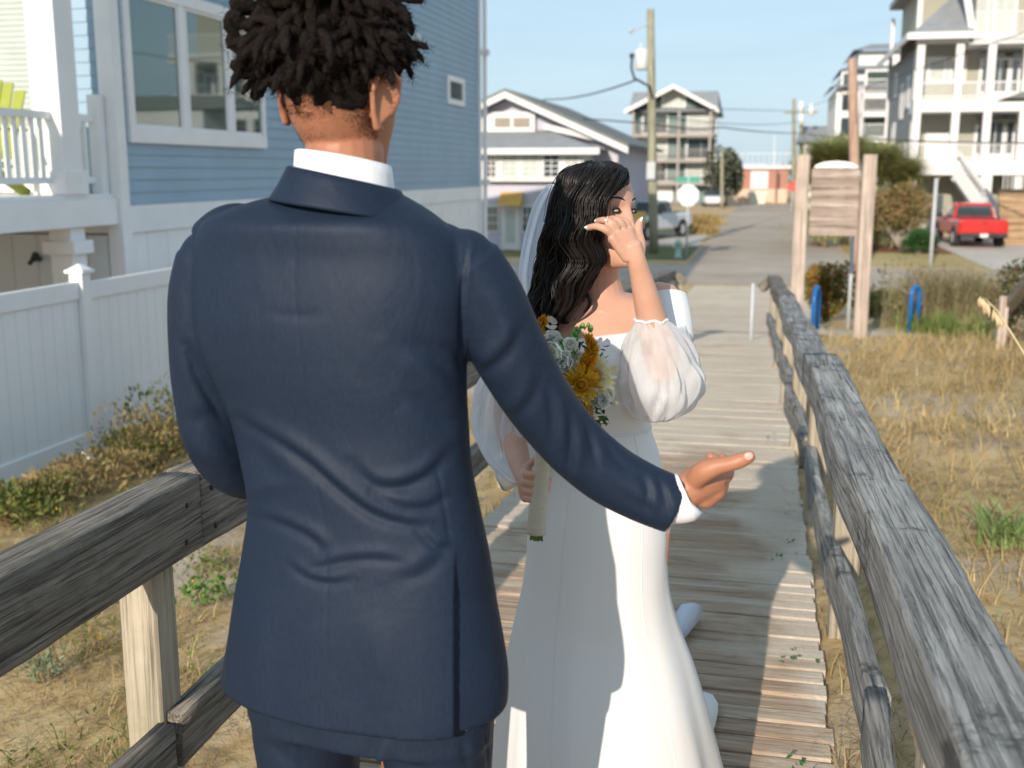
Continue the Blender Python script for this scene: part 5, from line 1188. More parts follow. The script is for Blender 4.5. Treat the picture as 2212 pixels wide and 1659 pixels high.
# collar of the jacket is its own shell, joined after
fold='f'
T=lambda *p:[(345.6+a*.74,432+c*.74) for a,c in p]
WR=[(T((400,40),(393,160),(396,300),(418,520),(440,740),(478,940),(488,1100),(484,1300),(478,1560)),1.9,-.0016,'s'),
 (T((225,640),(330,700),(430,770),(520,850),(610,915),(700,945),(800,955)),13,-.012,fold),
 (T((200,560),(260,700),(330,790),(400,860)),22,-.005,fold),
 (T((290,925),(370,955),(440,990),(480,1030)),11,-.008,fold),
 (T((370,1060),(430,1105),(500,1120),(560,1110)),9,-.006,fold),
 (T((430,1085),(520,1060),(620,1050),(720,1060)),10,-.005,fold),
 (T((560,770),(620,830),(700,840),(790,800),(850,730)),13,-.009,fold),
 (T((620,860),(700,900),(780,900),(850,860)),12,-.007,fold),
 (T((740,950),(800,1010),(850,1020)),10,-.006,fold),
 (T((690,1110),(770,1090),(850,1020)),16,-.006,fold),
 (T((300,330),(400,338),(480,334)),12,-.0025),(T((150,90),(260,60),(420,60),(560,70)),14,-.0022),
 (T((880,560),(840,500),(780,440),(700,415)),22,-.008,fold),(T((885,640),(830,640),(780,600),(740,560)),22,-.006,fold),
 (T((820,420),(870,450),(890,500)),12,-.006),(T((900,120),(886,230),(880,340),(882,450),(892,570)),4.5,-.0055,'s'),
 (T((905,120),(896,230),(893,340),(898,450)),7,.0030,'s'),
 (T((812,800),(828,880),(845,985)),4,-.003,'s'),(T((240,860),(330,830),(420,840)),18,.004),
 (T((600,1200),(640,1330),(650,1500)),40,.005),(T((300,1200),(280,1350),(270,1480)),36,.005),(T((480,1180),(380,1260),(330,1340)),26,-.003),
 (T((70,430),(110,520),(160,600),(210,680)),12,-.012),(T((60,400),(90,450),(120,520)),14,-.006,fold),
 (T((90,640),(140,640),(190,690),(230,760)),18,-.006,fold),(T((60,720),(120,780),(200,830)),16,-.006,fold),
 ([(1030,640),(1060,700),(1075,780)],20,-.006,fold),([(1010,780),(1050,800),(1100,760),(1130,700)],15,-.008,fold),
 ([(1050,900),(1110,900),(1150,860),(1170,800)],14,-.006,fold),([(1225,880),(1235,940),(1230,1000),(1215,1060)],10,-.007,fold),
 ([(1265,905),(1280,960),(1290,1010)],9,-.006,fold),([(1180,830),(1195,900),(1190,980)],12,-.007,fold),([(1300,940),(1330,990),(1370,1020)],9,-.005,fold),
 ([(1385,1020),(1400,1060),(1395,1110)],9,-.006,fold),([(1420,1030),(1435,1070),(1445,1110)],8,-.005,fold),([(1150,1010),(1200,1040),(1260,1060)],14,-.005,fold),
 ([(1330,1050),(1370,1085),(1420,1110)],12,-.004,fold)]
displace(me,WR)
# rear vent: the side flap sits lower than the back panel; hem cut
bm=bmesh.new(); bm.from_mesh(me)
c_,s_n=math.cos(TH),math.sin(TH)
def proj(p):
    dep=p.y*c_-(p.z-H)*s_n; return CX+FPX*p.x/dep, CY-FPX*(p.y*s_n+(p.z-H)*c_)/dep
ctr=Q(760,1300,1.765)
for v in bm.verts:
    if v.co.z<1.12 and v.co.x<.2:
        px,py=proj(v.co)
        if v.co.y<1.80:
            k=max(0,min(1,(px-981)/7))*max(0,min(1,(py-1180)/120))
            if px<1120: v.co.y+=.016*k; v.co.x-=.006*k
# flare the hem a little
        hem=max(0,min(1,(1500-1180)*0+ (1.05-v.co.z)/.3))
        if v.co.z<1.05: v.co.y+= .006*hem*noise.noise(Vector((v.co.x*9,v.co.y*9,2)))
# open the hem: drop the bottom cap so trousers come out of a real opening
zmin=min(v.co.z for v in bm.verts)
kill=[f for f in bm.faces if f.normal.z<-.85 and f.calc_center_median().z<zmin+.03]
bmesh.ops.delete(bm,geom=kill,context='FACES'); bm.to_mesh(me); bm.free()
jk=put(me,'jacket',SUIT,gr); sd=jk.modifiers.new('s','SOLIDIFY'); sd.thickness=.004; sd.offset=-1
# turned collar
cl=MB(); rows=[]
def cring(dz_,dx,r,ry,back,n=64):
    ring=[]; c=Q(744,394,1.738)
    for i in range(n):
        a=2*PI*i/n; sb=-math.sin(a)      # 1 at the back (towards camera)
        ring.append(Vector((c.x+r*math.cos(a)+dx,c.y+ry*math.sin(a),c.z+dz_-.018*math.cos(a)-(1-max(sb,-.2))*.004)))
    return ring
for dz_,r,ry in [(-.012,.080,.076),(.004,.0805,.077),(.011,.083,.0795),(.010,.0865,.083),(.0,.092,.088),(-.018,.102,.096),(-.034,.113,.104),(-.040,.117,.106),(-.041,.114,.102),(-.034,.104,.094)]: rows.append(cring(dz_,0,r,ry,0))
cl.loft(rows,False); cm=cl.build('jacket_collar',SUIT,jk,True)
# ---- trousers ----
tr=MB()
hc=Q(760,1500,1.765)
waist=[]
for py,xl,xr,yc,hd in [(1440,520,1060,1.765,.108),(1500,520,1062,1.765,.112),(1560,524,1064,1.768,.116)]: waist.append((py,xl,xr,yc,hd))
tr.loft(torso_rows(waist,n=12,sides=44))
for x,yy in ((655,1.812),(948,1.742)):
    h=Q(x,1620,1.77); tr.loft([[Vector((h.x+rx*math.cos(2*PI*i/36)+dx,yy+dy+ry*math.sin(2*PI*i/36),z)) for i in range(36)] for z,rx,ry,dx,dy in [(.80,.098,.105,0,0),(.72,.098,.108,0,0),(.64,.094,.102,.0,0),(.5,.082,.092,.004,0),(.3,.072,.08,.008,.01),(.12,.068,.08,.01,.015),(.055,.070,.086,.01,.02)]])
me=remeshed(tr,.006,5)
displace(me,[([(640,1600),(636,1659)],5,.004,'s'),([(560,1600),(600,1620),(640,1659)],14,-.005,fold),([(820,1580),(790,1659)],12,-.006,fold),([(1000,1600),(1010,1659)],10,-.005,fold),([(1050,1590),(1056,1659)],5,-.004,'s')])
put(me,'trousers',SUITT,gr)
for sg,x in ((-1,662),(1,925)):
    h=Q(x,1620,1.77); m=MB(); stube(m,[(h.x+.02,1.70,.045,.035,.045),(h.x+.02,1.78,.05,.042,.048),(h.x+.03,1.88,.04,.046,.035),(h.x+.04,1.97,.03,.035,.022)],16,14,up=(1,0,0)); m.build('shoe',paint('dark_leather_%d'%x,(.05,.03,.02),.35,.1,9,.05),gr,True)
# ---- hair: twists growing from the scalp ----
HAIRG=None
m_,t_,b_=nt('dark_brown_twists'); v=coords(t_); n1=noisen(t_,v,160,5,.7); n2=noisen(t_,v,18,3)
k=ramp(t_,n1,[(.3,(.003,.0025,.002)),(.55,(.018,.013,.011)),(.8,(.065,.046,.037))]); k=mixc(t_,ramp(t_,n2,[(.4,0),(.7,.5)]),k,(.022,.015,.013))
t_.links.new(k,b_.inputs['Base Color']); b_.inputs['Roughness'].default_value=.9; b_.inputs['Specular IOR Level'].default_value=.15; bumpn(t_,b_,n1,1.0,.01); HAIRG=m_
rg=random.Random(5); hb_=MB(); fz=MB(); MI=HG
def fuzzy(P,r0,r1,seed,sides=9):
    n=len(P); rings=[]; prev=None
    for i,p in enumerate(P):
        d=(P[min(i+1,n-1)]-P[max(i-1,0)]).normalized(); a=Vector((0,0,1)) if abs(d.z)<.9 else Vector((1,0,0)); u=(a-d*a.dot(d)).normalized() if prev is None else (prev-d*prev.dot(d)).normalized(); prev=u; w=d.cross(u)
        f=i/(n-1); r=(r0+(r1-r0)*f)*(math.sin(min(1,(1-f)*5)*PI/2)); ring=[]
        for k_ in range(sides):
            th=2*PI*k_/sides; q=u*math.cos(th)+w*math.sin(th); e=1+.45*noise.noise(p*95+q*2.2+Vector((seed,0,0)))+.16*math.sin(th*2+f*26+seed); ring.append(p+q*max(r*e,.0012))
        rings.append(ring)
    hb_.loft(rings)
    for _ in range(70):
        i=rg.randrange(1,n); q=Vector((rg.gauss(0,1),rg.gauss(0,1),rg.gauss(0,1))).normalized(); r=(r0+(r1-r0)*i/n); a_=P[i]+q*r*.8; c_2=a_+q*rg.uniform(.002,.008)+Vector((rg.gauss(0,.003),rg.gauss(0,.003),rg.gauss(0,.003)))
        fz.tube([a_,a_.lerp(c_2,.5)+Vector((rg.gauss(0,.0015),0,rg.gauss(0,.0015))),c_2],[.0004,.0003,.00015],3,False)
# scalp cap
cap=MB(); rings=[]
for zi in range(28):
    z=-.022+.158*zi/27; hw,yf,yb=interp([(-.03,.064,.092,-.084),(.0,.072,.093,-.09),(.05,.077,.096,-.099),(.08,.075,.09,-.097),(.105,.064,.072,-.084),(.122,.045,.045,-.06),(.134,.012,.01,-.02)],z)
    ring=[]
    for i in range(60):
        a=2*PI*i/60; sa=math.sin(a); yy=(yf+yb)/2+(yf-yb)/2*sa; front=max(0,min(1,(.062+ -z*.5- .0 - -yy*-1)/.02)) if False else 0
        lim=.035+.055*max(0,sa); inset=-.004 if z<lim-.02 and yy>.0 else .007
        if z<.045-.07*(-sa if sa<0 else 0)-0 and sa>-.35: inset=-.006
        if z<-.014+.03*noise.noise(Vector((a*3,0,4)))-.01*math.cos(a*1.0) : inset=-.006
        e=inset+(.006*noise.noise(Vector((a*5,z*60,1))) if inset>0 else 0)
        ring.append(HG@Vector(((hw+e)*math.cos(a),(yf+yb)/2+((yf-yb)/2+e)*sa,z+max(e,0)*.5)))
    rings.append(ring)
cap.loft(rings)
cnt=0
for k in range(1500):
    d=Vector((rg.gauss(0,1),rg.gauss(0,1),rg.gauss(0,1))).normalized()
    if d.z<-.12: continue
    # root region: back of head down to nape level, crown, sides higher
    z=.035+.10*d.z if d.z>0 else .035+.16*d.z
    back=max(0,-d.y)
    if z<.052-.05*back: continue
    if d.y>.55 and z<.09: continue
    hw,yf,yb=interp([(-.03,.064,.092,-.084),(.0,.072,.093,-.09),(.05,.077,.096,-.099),(.08,.075,.09,-.097),(.105,.064,.072,-.084),(.122,.045,.045,-.06),(.134,.012,.01,-.02)],z)
    h2=Vector((d.x,d.y,0)); h2=h2.normalized() if h2.length>.01 else Vector((1,0,0))
    s0=math.sqrt(max(0,1-max(d.z,0)**2)); root=Vector((h2.x*hw*s0**.4,(yf+yb)/2+h2.y*(yf-yb)/2*s0**.4,z if d.z<.6 else .09+.04*d.z))
    low=max(0,min(1,(.045-z)/.05))
    L=rg.uniform(.045,.088)*(1-.55*low)*(1.12 if d.x<-.2 else 1)*(.62 if d.x>.35 else 1)
    dirv=(Vector((d.x,d.y,d.z*.9+.12))+Vector((rg.gauss(0,.35),rg.gauss(0,.35),rg.gauss(0,.3)))).normalized()
    P=[];p=HG@root; dw=(HG.to_3x3()@dirv)
    side=Vector((rg.gauss(0,1),rg.gauss(0,1),rg.gauss(0,1)))
    for i in range(7):
        P.append(p.copy()); dw=(dw+side*.10+Vector((0,0,-.20-.05*i))).normalized(); p=p+dw*L/6
    r=rg.uniform(.0055,.0095)*(1-.35*low); fuzzy(P,r*1.0,r*.75,cnt*1.7); cnt+=1
    if cnt>400: break
# the long twists that break the outline
for pts,r in [([(560,120,1.74),(520,95,1.73),(497,60,1.72),(488,30,1.72)],.010),([(570,110,1.74),(530,110,1.72),(505,98,1.71),(492,72,1.71)],.010),([(580,150,1.74),(540,160,1.73),(515,150,1.72),(500,130,1.72)],.010),([(590,150,1.74),(566,180,1.73),(552,205,1.72),(548,218,1.72)],.009),([(600,150,1.75),(575,175,1.74),(562,198,1.74),(560,212,1.74)],.009),([(850,20,1.80),(872,30,1.82),(884,52,1.83),(890,78,1.83)],.008),([(850,-10,1.82),(875,-4,1.84),(905,0,1.85),(915,2,1.85)],.007),([(560,20,1.74),(530,15,1.73),(510,10,1.72),(500,-8,1.72)],.011),([(560,60,1.73),(525,50,1.72),(505,35,1.71),(500,18,1.71)],.012)]:
    fuzzy([Q(*p) for p in catmull(pts,7)],r,r*.8,pts[0][1]*.37)
hairo=hb_.build('hair',HAIRG,gr,True)
cap.build('hair_cap',HAIRG,hairo,True)
# cropped fade at the nape
for _ in range(15000):
    a=rg.uniform(PI*1.02,PI*1.98); z=rg.uniform(-.075,.02); 
    if rg.random()>((z+.075)/.07)**1.2: continue
    hw,yf,yb=interp([(-.085,.05,.09,-.02),(-.06,.057,.09,-.05),(-.03,.066,.092,-.076),(.0,.072,.093,-.09),(.05,.077,.096,-.099)],z)
    p=HG@Vector((hw*math.cos(a),(yf+yb)/2+(yf-yb)/2*math.sin(a),z)); nr=(HG.to_3x3()@Vector((math.cos(a),math.sin(a),-.5))).normalized()
    fz.tube([p,p+nr*rg.uniform(.0015,.004)],[.00045,.0002],3,False)
fz.build('stray_hairs',HAIRG,hairo,kind='stuff')
# ================= the bride =================
SATIN,t_,b_=nt('white_satin'); b_.inputs['Base Color'].default_value=(.71,.705,.70,1); b_.inputs['Roughness'].default_value=.45; b_.inputs['Sheen Weight'].default_value=.3
bumpn(t_,b_,noisen(t_,coords(t_,(1,1,.25)),7,4),.10,.02)
def tullem(name,alpha,col=(.85,.86,.88)):
    m,t,b=nt(name); b.inputs['Base Color'].default_value=(*col,1); b.inputs['Roughness'].default_value=.7
    tr=t.nodes.new('ShaderNodeBsdfTranslucent'); tr.inputs[0].default_value=(*col,1); mx=t.nodes.new('ShaderNodeMixShader'); mx.inputs[0].default_value=.35
    t.links.new(b.outputs[0],mx.inputs[1]); t.links.new(tr.outputs[0],mx.inputs[2]); tp=t.nodes.new('ShaderNodeBsdfTransparent'); m2=t.nodes.new('ShaderNodeMixShader')
    lw=t.nodes.new('ShaderNodeLayerWeight'); lw.inputs[0].default_value=.35; k=ramp(t,lw.outputs['Facing'],[(0,1-alpha),(.8,max(0,1-alpha-.35))]); t.links.new(k,m2.inputs[0])
    t.links.new(mx.outputs[0],m2.inputs[1]); t.links.new(tp.outputs[0],m2.inputs[2]); t.links.new(m2.outputs[0],t.nodes['Material Output'].inputs[0]); return m
TULLE=tullem('white_tulle',.60); VEIL=tullem('sheer_veil',.9,(.80,.84,.92))
SKB=skinm('bride_skin',(.58,.33,.235),(.53,.29,.20),.42)
br=Thing('person',(.22,2.5,0),'bride facing us in a white off shoulder gown, hand raised to her cheek','person',street=False)
HB=Matrix.Translation(Q(1291,479,2.5))@Matrix.Rotation(R(-180+47),4,'Z')@Matrix.Rotation(R(10),4,'X')@Matrix.Rotation(R(-3),4,'Y')
b=MB(); head_geom(b,HB,.93,True,True)
stube(b,[PW(1292,545,2.515,.050,.052),PW(1291,590,2.52,.047,.049),PW(1293,625,2.525,.052,.055),PW(1296,650,2.53,.08,.062)],14,20,up=(0,1,0))
def rings_px(rows,n,sides,phi=0,inset=0,pw=.92):
    out=[]
    for py,xl,xr,yc,hd in catmull(rows,n):
        a=Q(xl,py,yc);c=Q(xr,py,yc); w=(c.x-a.x)/2-inset; cx=(a.x+c.x)/2
        out.append([Vector((cx+w*math.copysign(abs(math.cos(2*PI*i/sides))**pw,math.cos(2*PI*i/sides)),yc+(hd-inset)*math.copysign(abs(math.sin(2*PI*i/sides))**pw,math.sin(2*PI*i/sides)),a.z)) for i in range(sides)])
    return out
BR=[(628,1258,1330,2.53,.045),(640,1222,1392,2.53,.058),(652,1190,1428,2.53,.068),(668,1166,1448,2.53,.078),(700,1166,1438,2.525,.092),(740,1176,1424,2.515,.110),(780,1188,1412,2.51,.118),(830,1204,1402,2.51,.104),(880,1212,1398,2.515,.092),(920,1208,1402,2.52,.090),(980,1188,1420,2.52,.100),(1060,1164,1436,2.52,.115),(1140,1146,1440,2.52,.122)]
b.loft(rings_px(BR,60,56))
# raised left arm: shoulder, elbow low in the sleeve, forearm up to the cheek
sh=PW(1436,654,2.53,.045); el=PW(1432,800,2.37,.036)
stube(b,[PW(1395,664,2.53,.048),sh,PW(1446,730,2.46,.042),el,PW(1436,822,2.35,.032)],22,16)
stube(b,[PW(1434,812,2.36,.034),PW(1426,760,2.352,.0365),PW(1408,690,2.335,.0325),PW(1390,620,2.32,.0255),PW(1377,570,2.306,.0205,.0185),PW(1371,550,2.303,.0200,.0155),PW(1362,528,2.302,.0215,.013)],26,18)
# back of the hand
stube(b,[PW(1373,560,2.302,.022,.0165),PW(1358,532,2.30,.030,.0155),PW(1344,510,2.302,.034,.0145),PW(1335,496,2.308,.033,.0125)],14,18,up=(0,1,0)) if False else None
def palm(b,w,k0,k1,th=.0135,n=10):
    """quad palm from wrist segment w=(pa,pb) to the knuckle segment"""
    rings=[]
    for i in range(n+1):
        f=i/n; a=Vector(w[0]).lerp(Vector(k0),f); c=Vector(w[1]).lerp(Vector(k1),f); m=(a+c)/2; h=(c-a)/2; d=((Vector(k0)+Vector(k1))/2-(Vector(w[0])+Vector(w[1]))/2).normalized(); nn=h.cross(d).normalized()
        t_=th*(1.15-.3*f); rings.append([m+h*math.copysign(abs(math.cos(2*PI*j/20))**.8,math.cos(2*PI*j/20))+nn*t_*math.sin(2*PI*j/20) for j in range(20)])
    b.loft(rings)
V3=lambda *p: Vector(PW(*p)[:3])
palm(b,(V3(1356,563,2.305),V3(1389,556,2.308)),V3(1317,505,2.293),V3(1368,492,2.322),.0145)
stube(b,[PW(1378,556,2.312,.012),PW(1376,532,2.318,.0135),PW(1370,508,2.322,.0115)],10,12)
stube(b,[PW(1357,560,2.303,.012),PW(1336,532,2.298,.0115),PW(1320,510,2.295,.0105)],10,12)
palm(b,(V3(1319,504,2.293),V3(1364,492,2.322)),V3(1316,489,2.305),V3(1358,482,2.335),.0105)
finger(b,[PW(1322,506,2.296)[:3],PW(1305,494,2.290)[:3],PW(1287,489,2.302)[:3],PW(1270,492,2.325)[:3]],.0092,.0068)
finger(b,[PW(1334,494,2.302)[:3],PW(1320,481,2.298)[:3],PW(1304,476,2.316)[:3],PW(1290,478,2.343)[:3]],.0095,.0070)
finger(b,[PW(1346,490,2.312)[:3],PW(1336,477,2.310)[:3],PW(1322,473,2.334)[:3],PW(1309,479,2.365)[:3]],.0095,.0072)
finger(b,[PW(1358,490,2.322)[:3],PW(1350,479,2.325)[:3],PW(1338,477,2.350)[:3],PW(1328,483,2.380)[:3]],.0092,.0070)
stube(b,[PW(1381,552,2.312,.012),PW(1382,528,2.320,.0130),PW(1379,508,2.326,.0112),PW(1378,492,2.330,.0098),PW(1382,479,2.334,.0074)],14,12); b.ball(PW(1383,477,2.336)[:3],.0070,10,6)
# right arm down to the bouquet
stube(b,[PW(1196,674,2.53,.05),PW(1160,684,2.535,.046),PW(1120,760,2.555,.042),PW(1100,850,2.57,.036),PW(1098,905,2.56,.034),PW(1112,970,2.47,.031),PW(1130,1020,2.385,.022),PW(1138,1038,2.365,.024,.017)],34,16)
hb=V3(1143,1046,2.345)
for i,(oz,l) in enumerate([(.030,1),(.011,1.08),(-.008,1.0),(-.025,.85)]):
    finger(b,[hb+Vector((-.012,-.018,oz)),hb+Vector((.010*l,-.034,oz)),hb+Vector((.036*l,-.022,oz)),hb+Vector((.040*l,.004,oz))],.0088,.0072)
finger(b,[hb+Vector((-.01,.0,.035)),hb+Vector((.012,.012,.05)),hb+Vector((.032,.008,.055))],.0098,.0085)
b.ball(hb+Vector((-.008,0,0)),(.018,.024,.042),12,8)
for x in (1235,1375):
    h=Q(x,1140,2.52); stube(b,[(h.x,2.52,h.z,.082),(h.x,2.51,.55,.066),(h.x,2.52,.45,.05),(h.x,2.53,.28,.048),(h.x,2.54,.10,.03),(h.x,2.54,.04,.032)],18,14); b.ball((h.x,2.47,.035),(.036,.10,.03),12,8)
me=remeshed(b,.0030,2,.5); bb_=put(me,'body',SKB,br)
# face details
def hloc(x,y,z): return HB@Vector((x*.93,y*.93,z*.93))
def small(name,mb_,m,par=None): return mb_.build(name,m,par or br,True)
WE=paint('eye_white',(.40,.34,.31),.45,.03,20,0,spec=.3); IR=paint('brown_iris',(.035,.018,.010),.4,.2,60,0,spec=.35); LA=paint('black_lash',(.018,.012,.010),.7,.1,20,0)
R3=HB.to_3x3()
for sg in (-1,1):
    e=MB(); e.ball(hloc(sg*.031,.0845,.0120),(.0115,.0072,.0033),16,10,R3); eo=small('eye',e,WE)
    e=MB(); e.ball(hloc(sg*.031-.0015,.0898,.0122),(.0062,.0034,.0036),14,8,R3); small('iris',e,IR,eo)
    e=MB(); P=[hloc(sg*.031+u*.0150,.0905-abs(u)*.006-.001,.0175-.0045*u*u+.0012*sg*u) for u in [-1,-.7,-.35,0,.35,.7,1.08]]; e.tube(P,[.0006,.0014,.0021,.0023,.0022,.0017,.0007],6)
    P=[hloc(sg*.031+u*.0130,.0905-abs(u)*.005-.001,.0075+.0028*u*u) for u in [-1,-.5,0,.5,1]]; e.tube(P,[.0004,.0008,.0010,.0008,.0004],5); small('eyelashes',e,LA,eo)
    e=MB(); P=[hloc(sg*(.012+.040*u),.0985-.017*u*u-.002,.0345+.0085*math.sin(min(1,u*1.35)*PI*.55)-.010*max(0,u-.7)) for u in [0,.15,.3,.5,.7,.85,1]]
    e.tube(P,[(.0012,.0008),(.0021,.0009),(.0023,.0009),(.0021,.0009),(.0016,.0008),(.0010,.0007),(.0004,.0004)],8,up=(0,0,1)); small('eyebrow',e,LA)
e=MB(); 
for zz,ww,rr_ in ((-.068,.020,.0034),(-.0765,.019,.0040)): e.tube([hloc(u*ww,.1055-abs(u)**2*.0085,zz+.0015*u*u) for u in (-1,-.6,-.2,.2,.6,1)],[(.0008,.0008),(rr_*.8,.0026),(rr_,.0030),(rr_,.0030),(rr_*.8,.0026),(.0008,.0008)],8,up=(0,0,1))
small('lips',e,paint('rose_lips',(.42,.13,.11),.4,.05,30,0))
NLM=paint('white_nail_polish',(.78,.84,.92),.2,.02,9,0,spec=.6)
for px,py,y,rx,rz,a in ((1269,491,2.320,.0070,.0030,-5),(1290,476,2.338,.0065,.0028,-10),(1385,475,2.330,.0030,.0070,20)):
    e=MB(); e.ball(Q(px,py,y),(rx,.0028,rz),12,8,Matrix.Rotation(R(a),3,'Y')); small('nail',e,NLM)
e=MB(); c=Q(1309,479,2.305); e.tube([c+Vector((.003*math.sin(a),.0105*math.cos(a),.0108*math.sin(a))) for a in [2*PI*i/16 for i in range(17)]],.0012,6,False); ri=small('ring',e,paint('rose_gold',(.8,.5,.38),.2,.02,9,0)); e=MB(); e.ball(Q(1309,476,2.2935),.0032,8,6); small('gem',e,NLM,ri)
e=MB(); e.ball(Q(1283,540,2.40),.004,8,6); small('earring',e,bpy.data.materials['rose_gold'])
# ---- gown ----
def ztop(i,n): return 0
g=MB(); rows=[]
n=110; sides=120
GR=[(668,1160,1452,2.53,.083),(700,1160,1445,2.525,.100),(740,1170,1430,2.512,.119),(780,1182,1418,2.508,.127),(830,1200,1407,2.51,.111),(880,1208,1402,2.515,.098),(918,1205,1405,2.52,.096),(924,1205,1405,2.52,.0955),(980,1184,1424,2.52,.106),(1060,1158,1437,2.52,.122),(1140,1141,1441,2.52,.130),(1200,1137,1440,2.52,.134),(1270,1128,1444,2.52,.142),(1340,1112,1462,2.525,.158),(1420,1096,1492,2.53,.19),(1500,1084,1516,2.54,.23),(1590,1074,1540,2.56,.28),(1680,1068,1562,2.58,.33),(1760,1060,1580,2.60,.38),(1800,1056,1590,2.61,.40)]
neck=[(0,672),(12,672)]
for k,(py,xl,xr,yc,hd) in enumerate(catmull(GR,n)):
    a=Q(xl,py,yc);c=Q(xr,py,yc); w=(c.x-a.x)/2; cx=(a.x+c.x)/2; ring=[]
    for i in range(sides):
        th=2*PI*i/sides; ca,sa=math.cos(th),math.sin(th); z=a.z
        f=-sa if sa<0 else 0
        # neckline: dips in front, lower toward the left of the picture
        if py<740:
            lim=Q(1300,672+34*f**.7*(1-.25*max(0,ca))+26*max(0,-ca)*f,yc).z; z=min(z,lim-(py-668)*.00012)
        low=max(0,min(1,(py-1180)/500)); fold=low**.7*(.026*math.sin(th*6+1.2)+.016*math.sin(th*11+.5+py*.002)+.010*noise.noise(Vector((th*7,py*.004,3))))*(1 if sa<.6 else 1.5)
        r=1+fold*.9; yb=1+ (.55*low if sa>0 else 0)
        ring.append(Vector((cx+w*math.copysign(abs(ca)**.93,ca)*r,yc+hd*math.copysign(abs(sa)**.93,sa)*r*yb,max(z,.012))))
    rows.append(ring)
g.loft(rows,False)
go=g.build('gown',SATIN,br,True)
# neckline binding, waist seam, princess seams (thin raised cords)
e=MB(); R0=rows[1]; e.tube([p+Vector((0,-.0015 if p.y<2.53 else .001,.001)) for p in rows[0]]+[rows[0][0]],.0032,6,False); e.build('neckline_trim',SATIN,go,True)
kk=min(range(len(rows)),key=lambda q:abs(rows[q][0].z-Q(1300,921,2.52).z)); e=MB(); e.tube([p+(p-Vector((.2,2.52,p.z))).normalized()*.0012 for p in rows[kk]]+[rows[kk][0]],.0022,6,False); e.build('waist_seam',SATIN,go,True)
for idx in (80,101):
    e=MB(); e.tube([rw[idx]+Vector((0,-.0002,0)) for rw in rows[kk:100]],.0011,5,False); e.build('seam',SATIN,go,True)
# off-shoulder band over the left shoulder
e=MB(); BND=[]
for px,py,y,r1,r2 in [(1372,690,2.45,.018,.010),(1400,665,2.465,.030,.014),(1436,655,2.49,.036,.020),(1462,662,2.52,.036,.03)]: pass
stube(e,[PW(1437,646,2.527,.0500,.050),PW(1440,672,2.510,.0535,.053),PW(1445,705,2.482,.0535,.053),PW(1448,738,2.457,.052,.052)],16,36,up=(0,1,0))
sl_=e.build('shoulder_band',SATIN,br,True)
def puff(name,levels,par,seed,sides=90,amp=.05,nf=17,n=60,mat=None):
    """gathered tulle bag; levels rows (cx,cy,y,rx,ry)"""
    mb=MB(); rr=[]
    L=catmull(levels,n)
    for k,(cx,cy,y,rx,ry) in enumerate(L):
        f=k/n; c=Q(cx,cy,y); bulge=math.sin(PI*min(1,f*1.02))
        ring=[]
        for i in range(sides):
            th=2*PI*i/sides; q=1+amp*(.25+bulge)*(math.sin(nf*th+2.2*noise.noise(Vector((th*1.5,f*2.5,seed)))*3)*.45+1.5*noise.noise(Vector((math.cos(th)*2.2,math.sin(th)*2.2,f*4+seed)))+1.6*(abs(noise.noise(Vector((math.cos(th)*4,math.sin(th)*4,f*4+seed*2))))-.2)+.8*(abs(noise.noise(Vector((math.cos(th)*9,math.sin(th)*9,f*3+seed*2))))-.2))
            tw=.22*f
            ring.append(Vector((c.x+rx*q*math.cos(th+tw),c.y+ry*q*math.sin(th+tw),c.z+.006*noise.noise(Vector((th*2,f*3,seed+9))))))
        rr.append(ring)
    mb.loft(rr,False); o=mb.build(name,mat or TULLE,par,True); return o,rr
_,rr=puff('sleeve',[(1406,691,2.338,.0345,.0345),(1411,703,2.342,.043,.041),(1420,728,2.355,.062,.055),(1426,765,2.37,.080,.068),(1430,810,2.375,.088,.075),(1430,850,2.38,.083,.075),(1425,882,2.385,.066,.062),(1416,902,2.39,.040,.04),(1410,908,2.39,.012,.012)],br,3,amp=.13)
puff('sleeve_lining',[(1436,700,2.45,.045,.05),(1440,745,2.42,.060,.06),(1436,800,2.40,.068,.062),(1430,850,2.40,.066,.06),(1420,888,2.40,.040,.04)],br,8,amp=.16)
e=MB(); e.tube([p for p in rr[0]]+[rr[0][0]],.0036,6,False); e.build('sleeve_band',SATIN,br,True)
puff('sleeve',[(1158,660,2.535,.050,.05),(1150,720,2.545,.058,.056),(1125,790,2.56,.070,.066),(1105,860,2.565,.078,.072),(1098,930,2.54,.074,.07),(1104,985,2.48,.062,.06),(1118,1020,2.43,.044,.044),(1126,1036,2.40,.030,.03)],br,5,amp=.14)
e=MB(); e.loft([[Q(1066,1000,2.44),Q(1090,985,2.44),Q(1128,1010,2.43),Q(1120,1040,2.42)],[Q(1070,1030,2.42),Q(1088,1040,2.40),Q(1118,1050,2.41),Q(1126,1044,2.42)],[Q(1084,1058,2.41),Q(1092,1062,2.41),Q(1100,1058,2.41),Q(1100,1052,2.42)]]); e.build('sleeve_drape',TULLE,br,True)
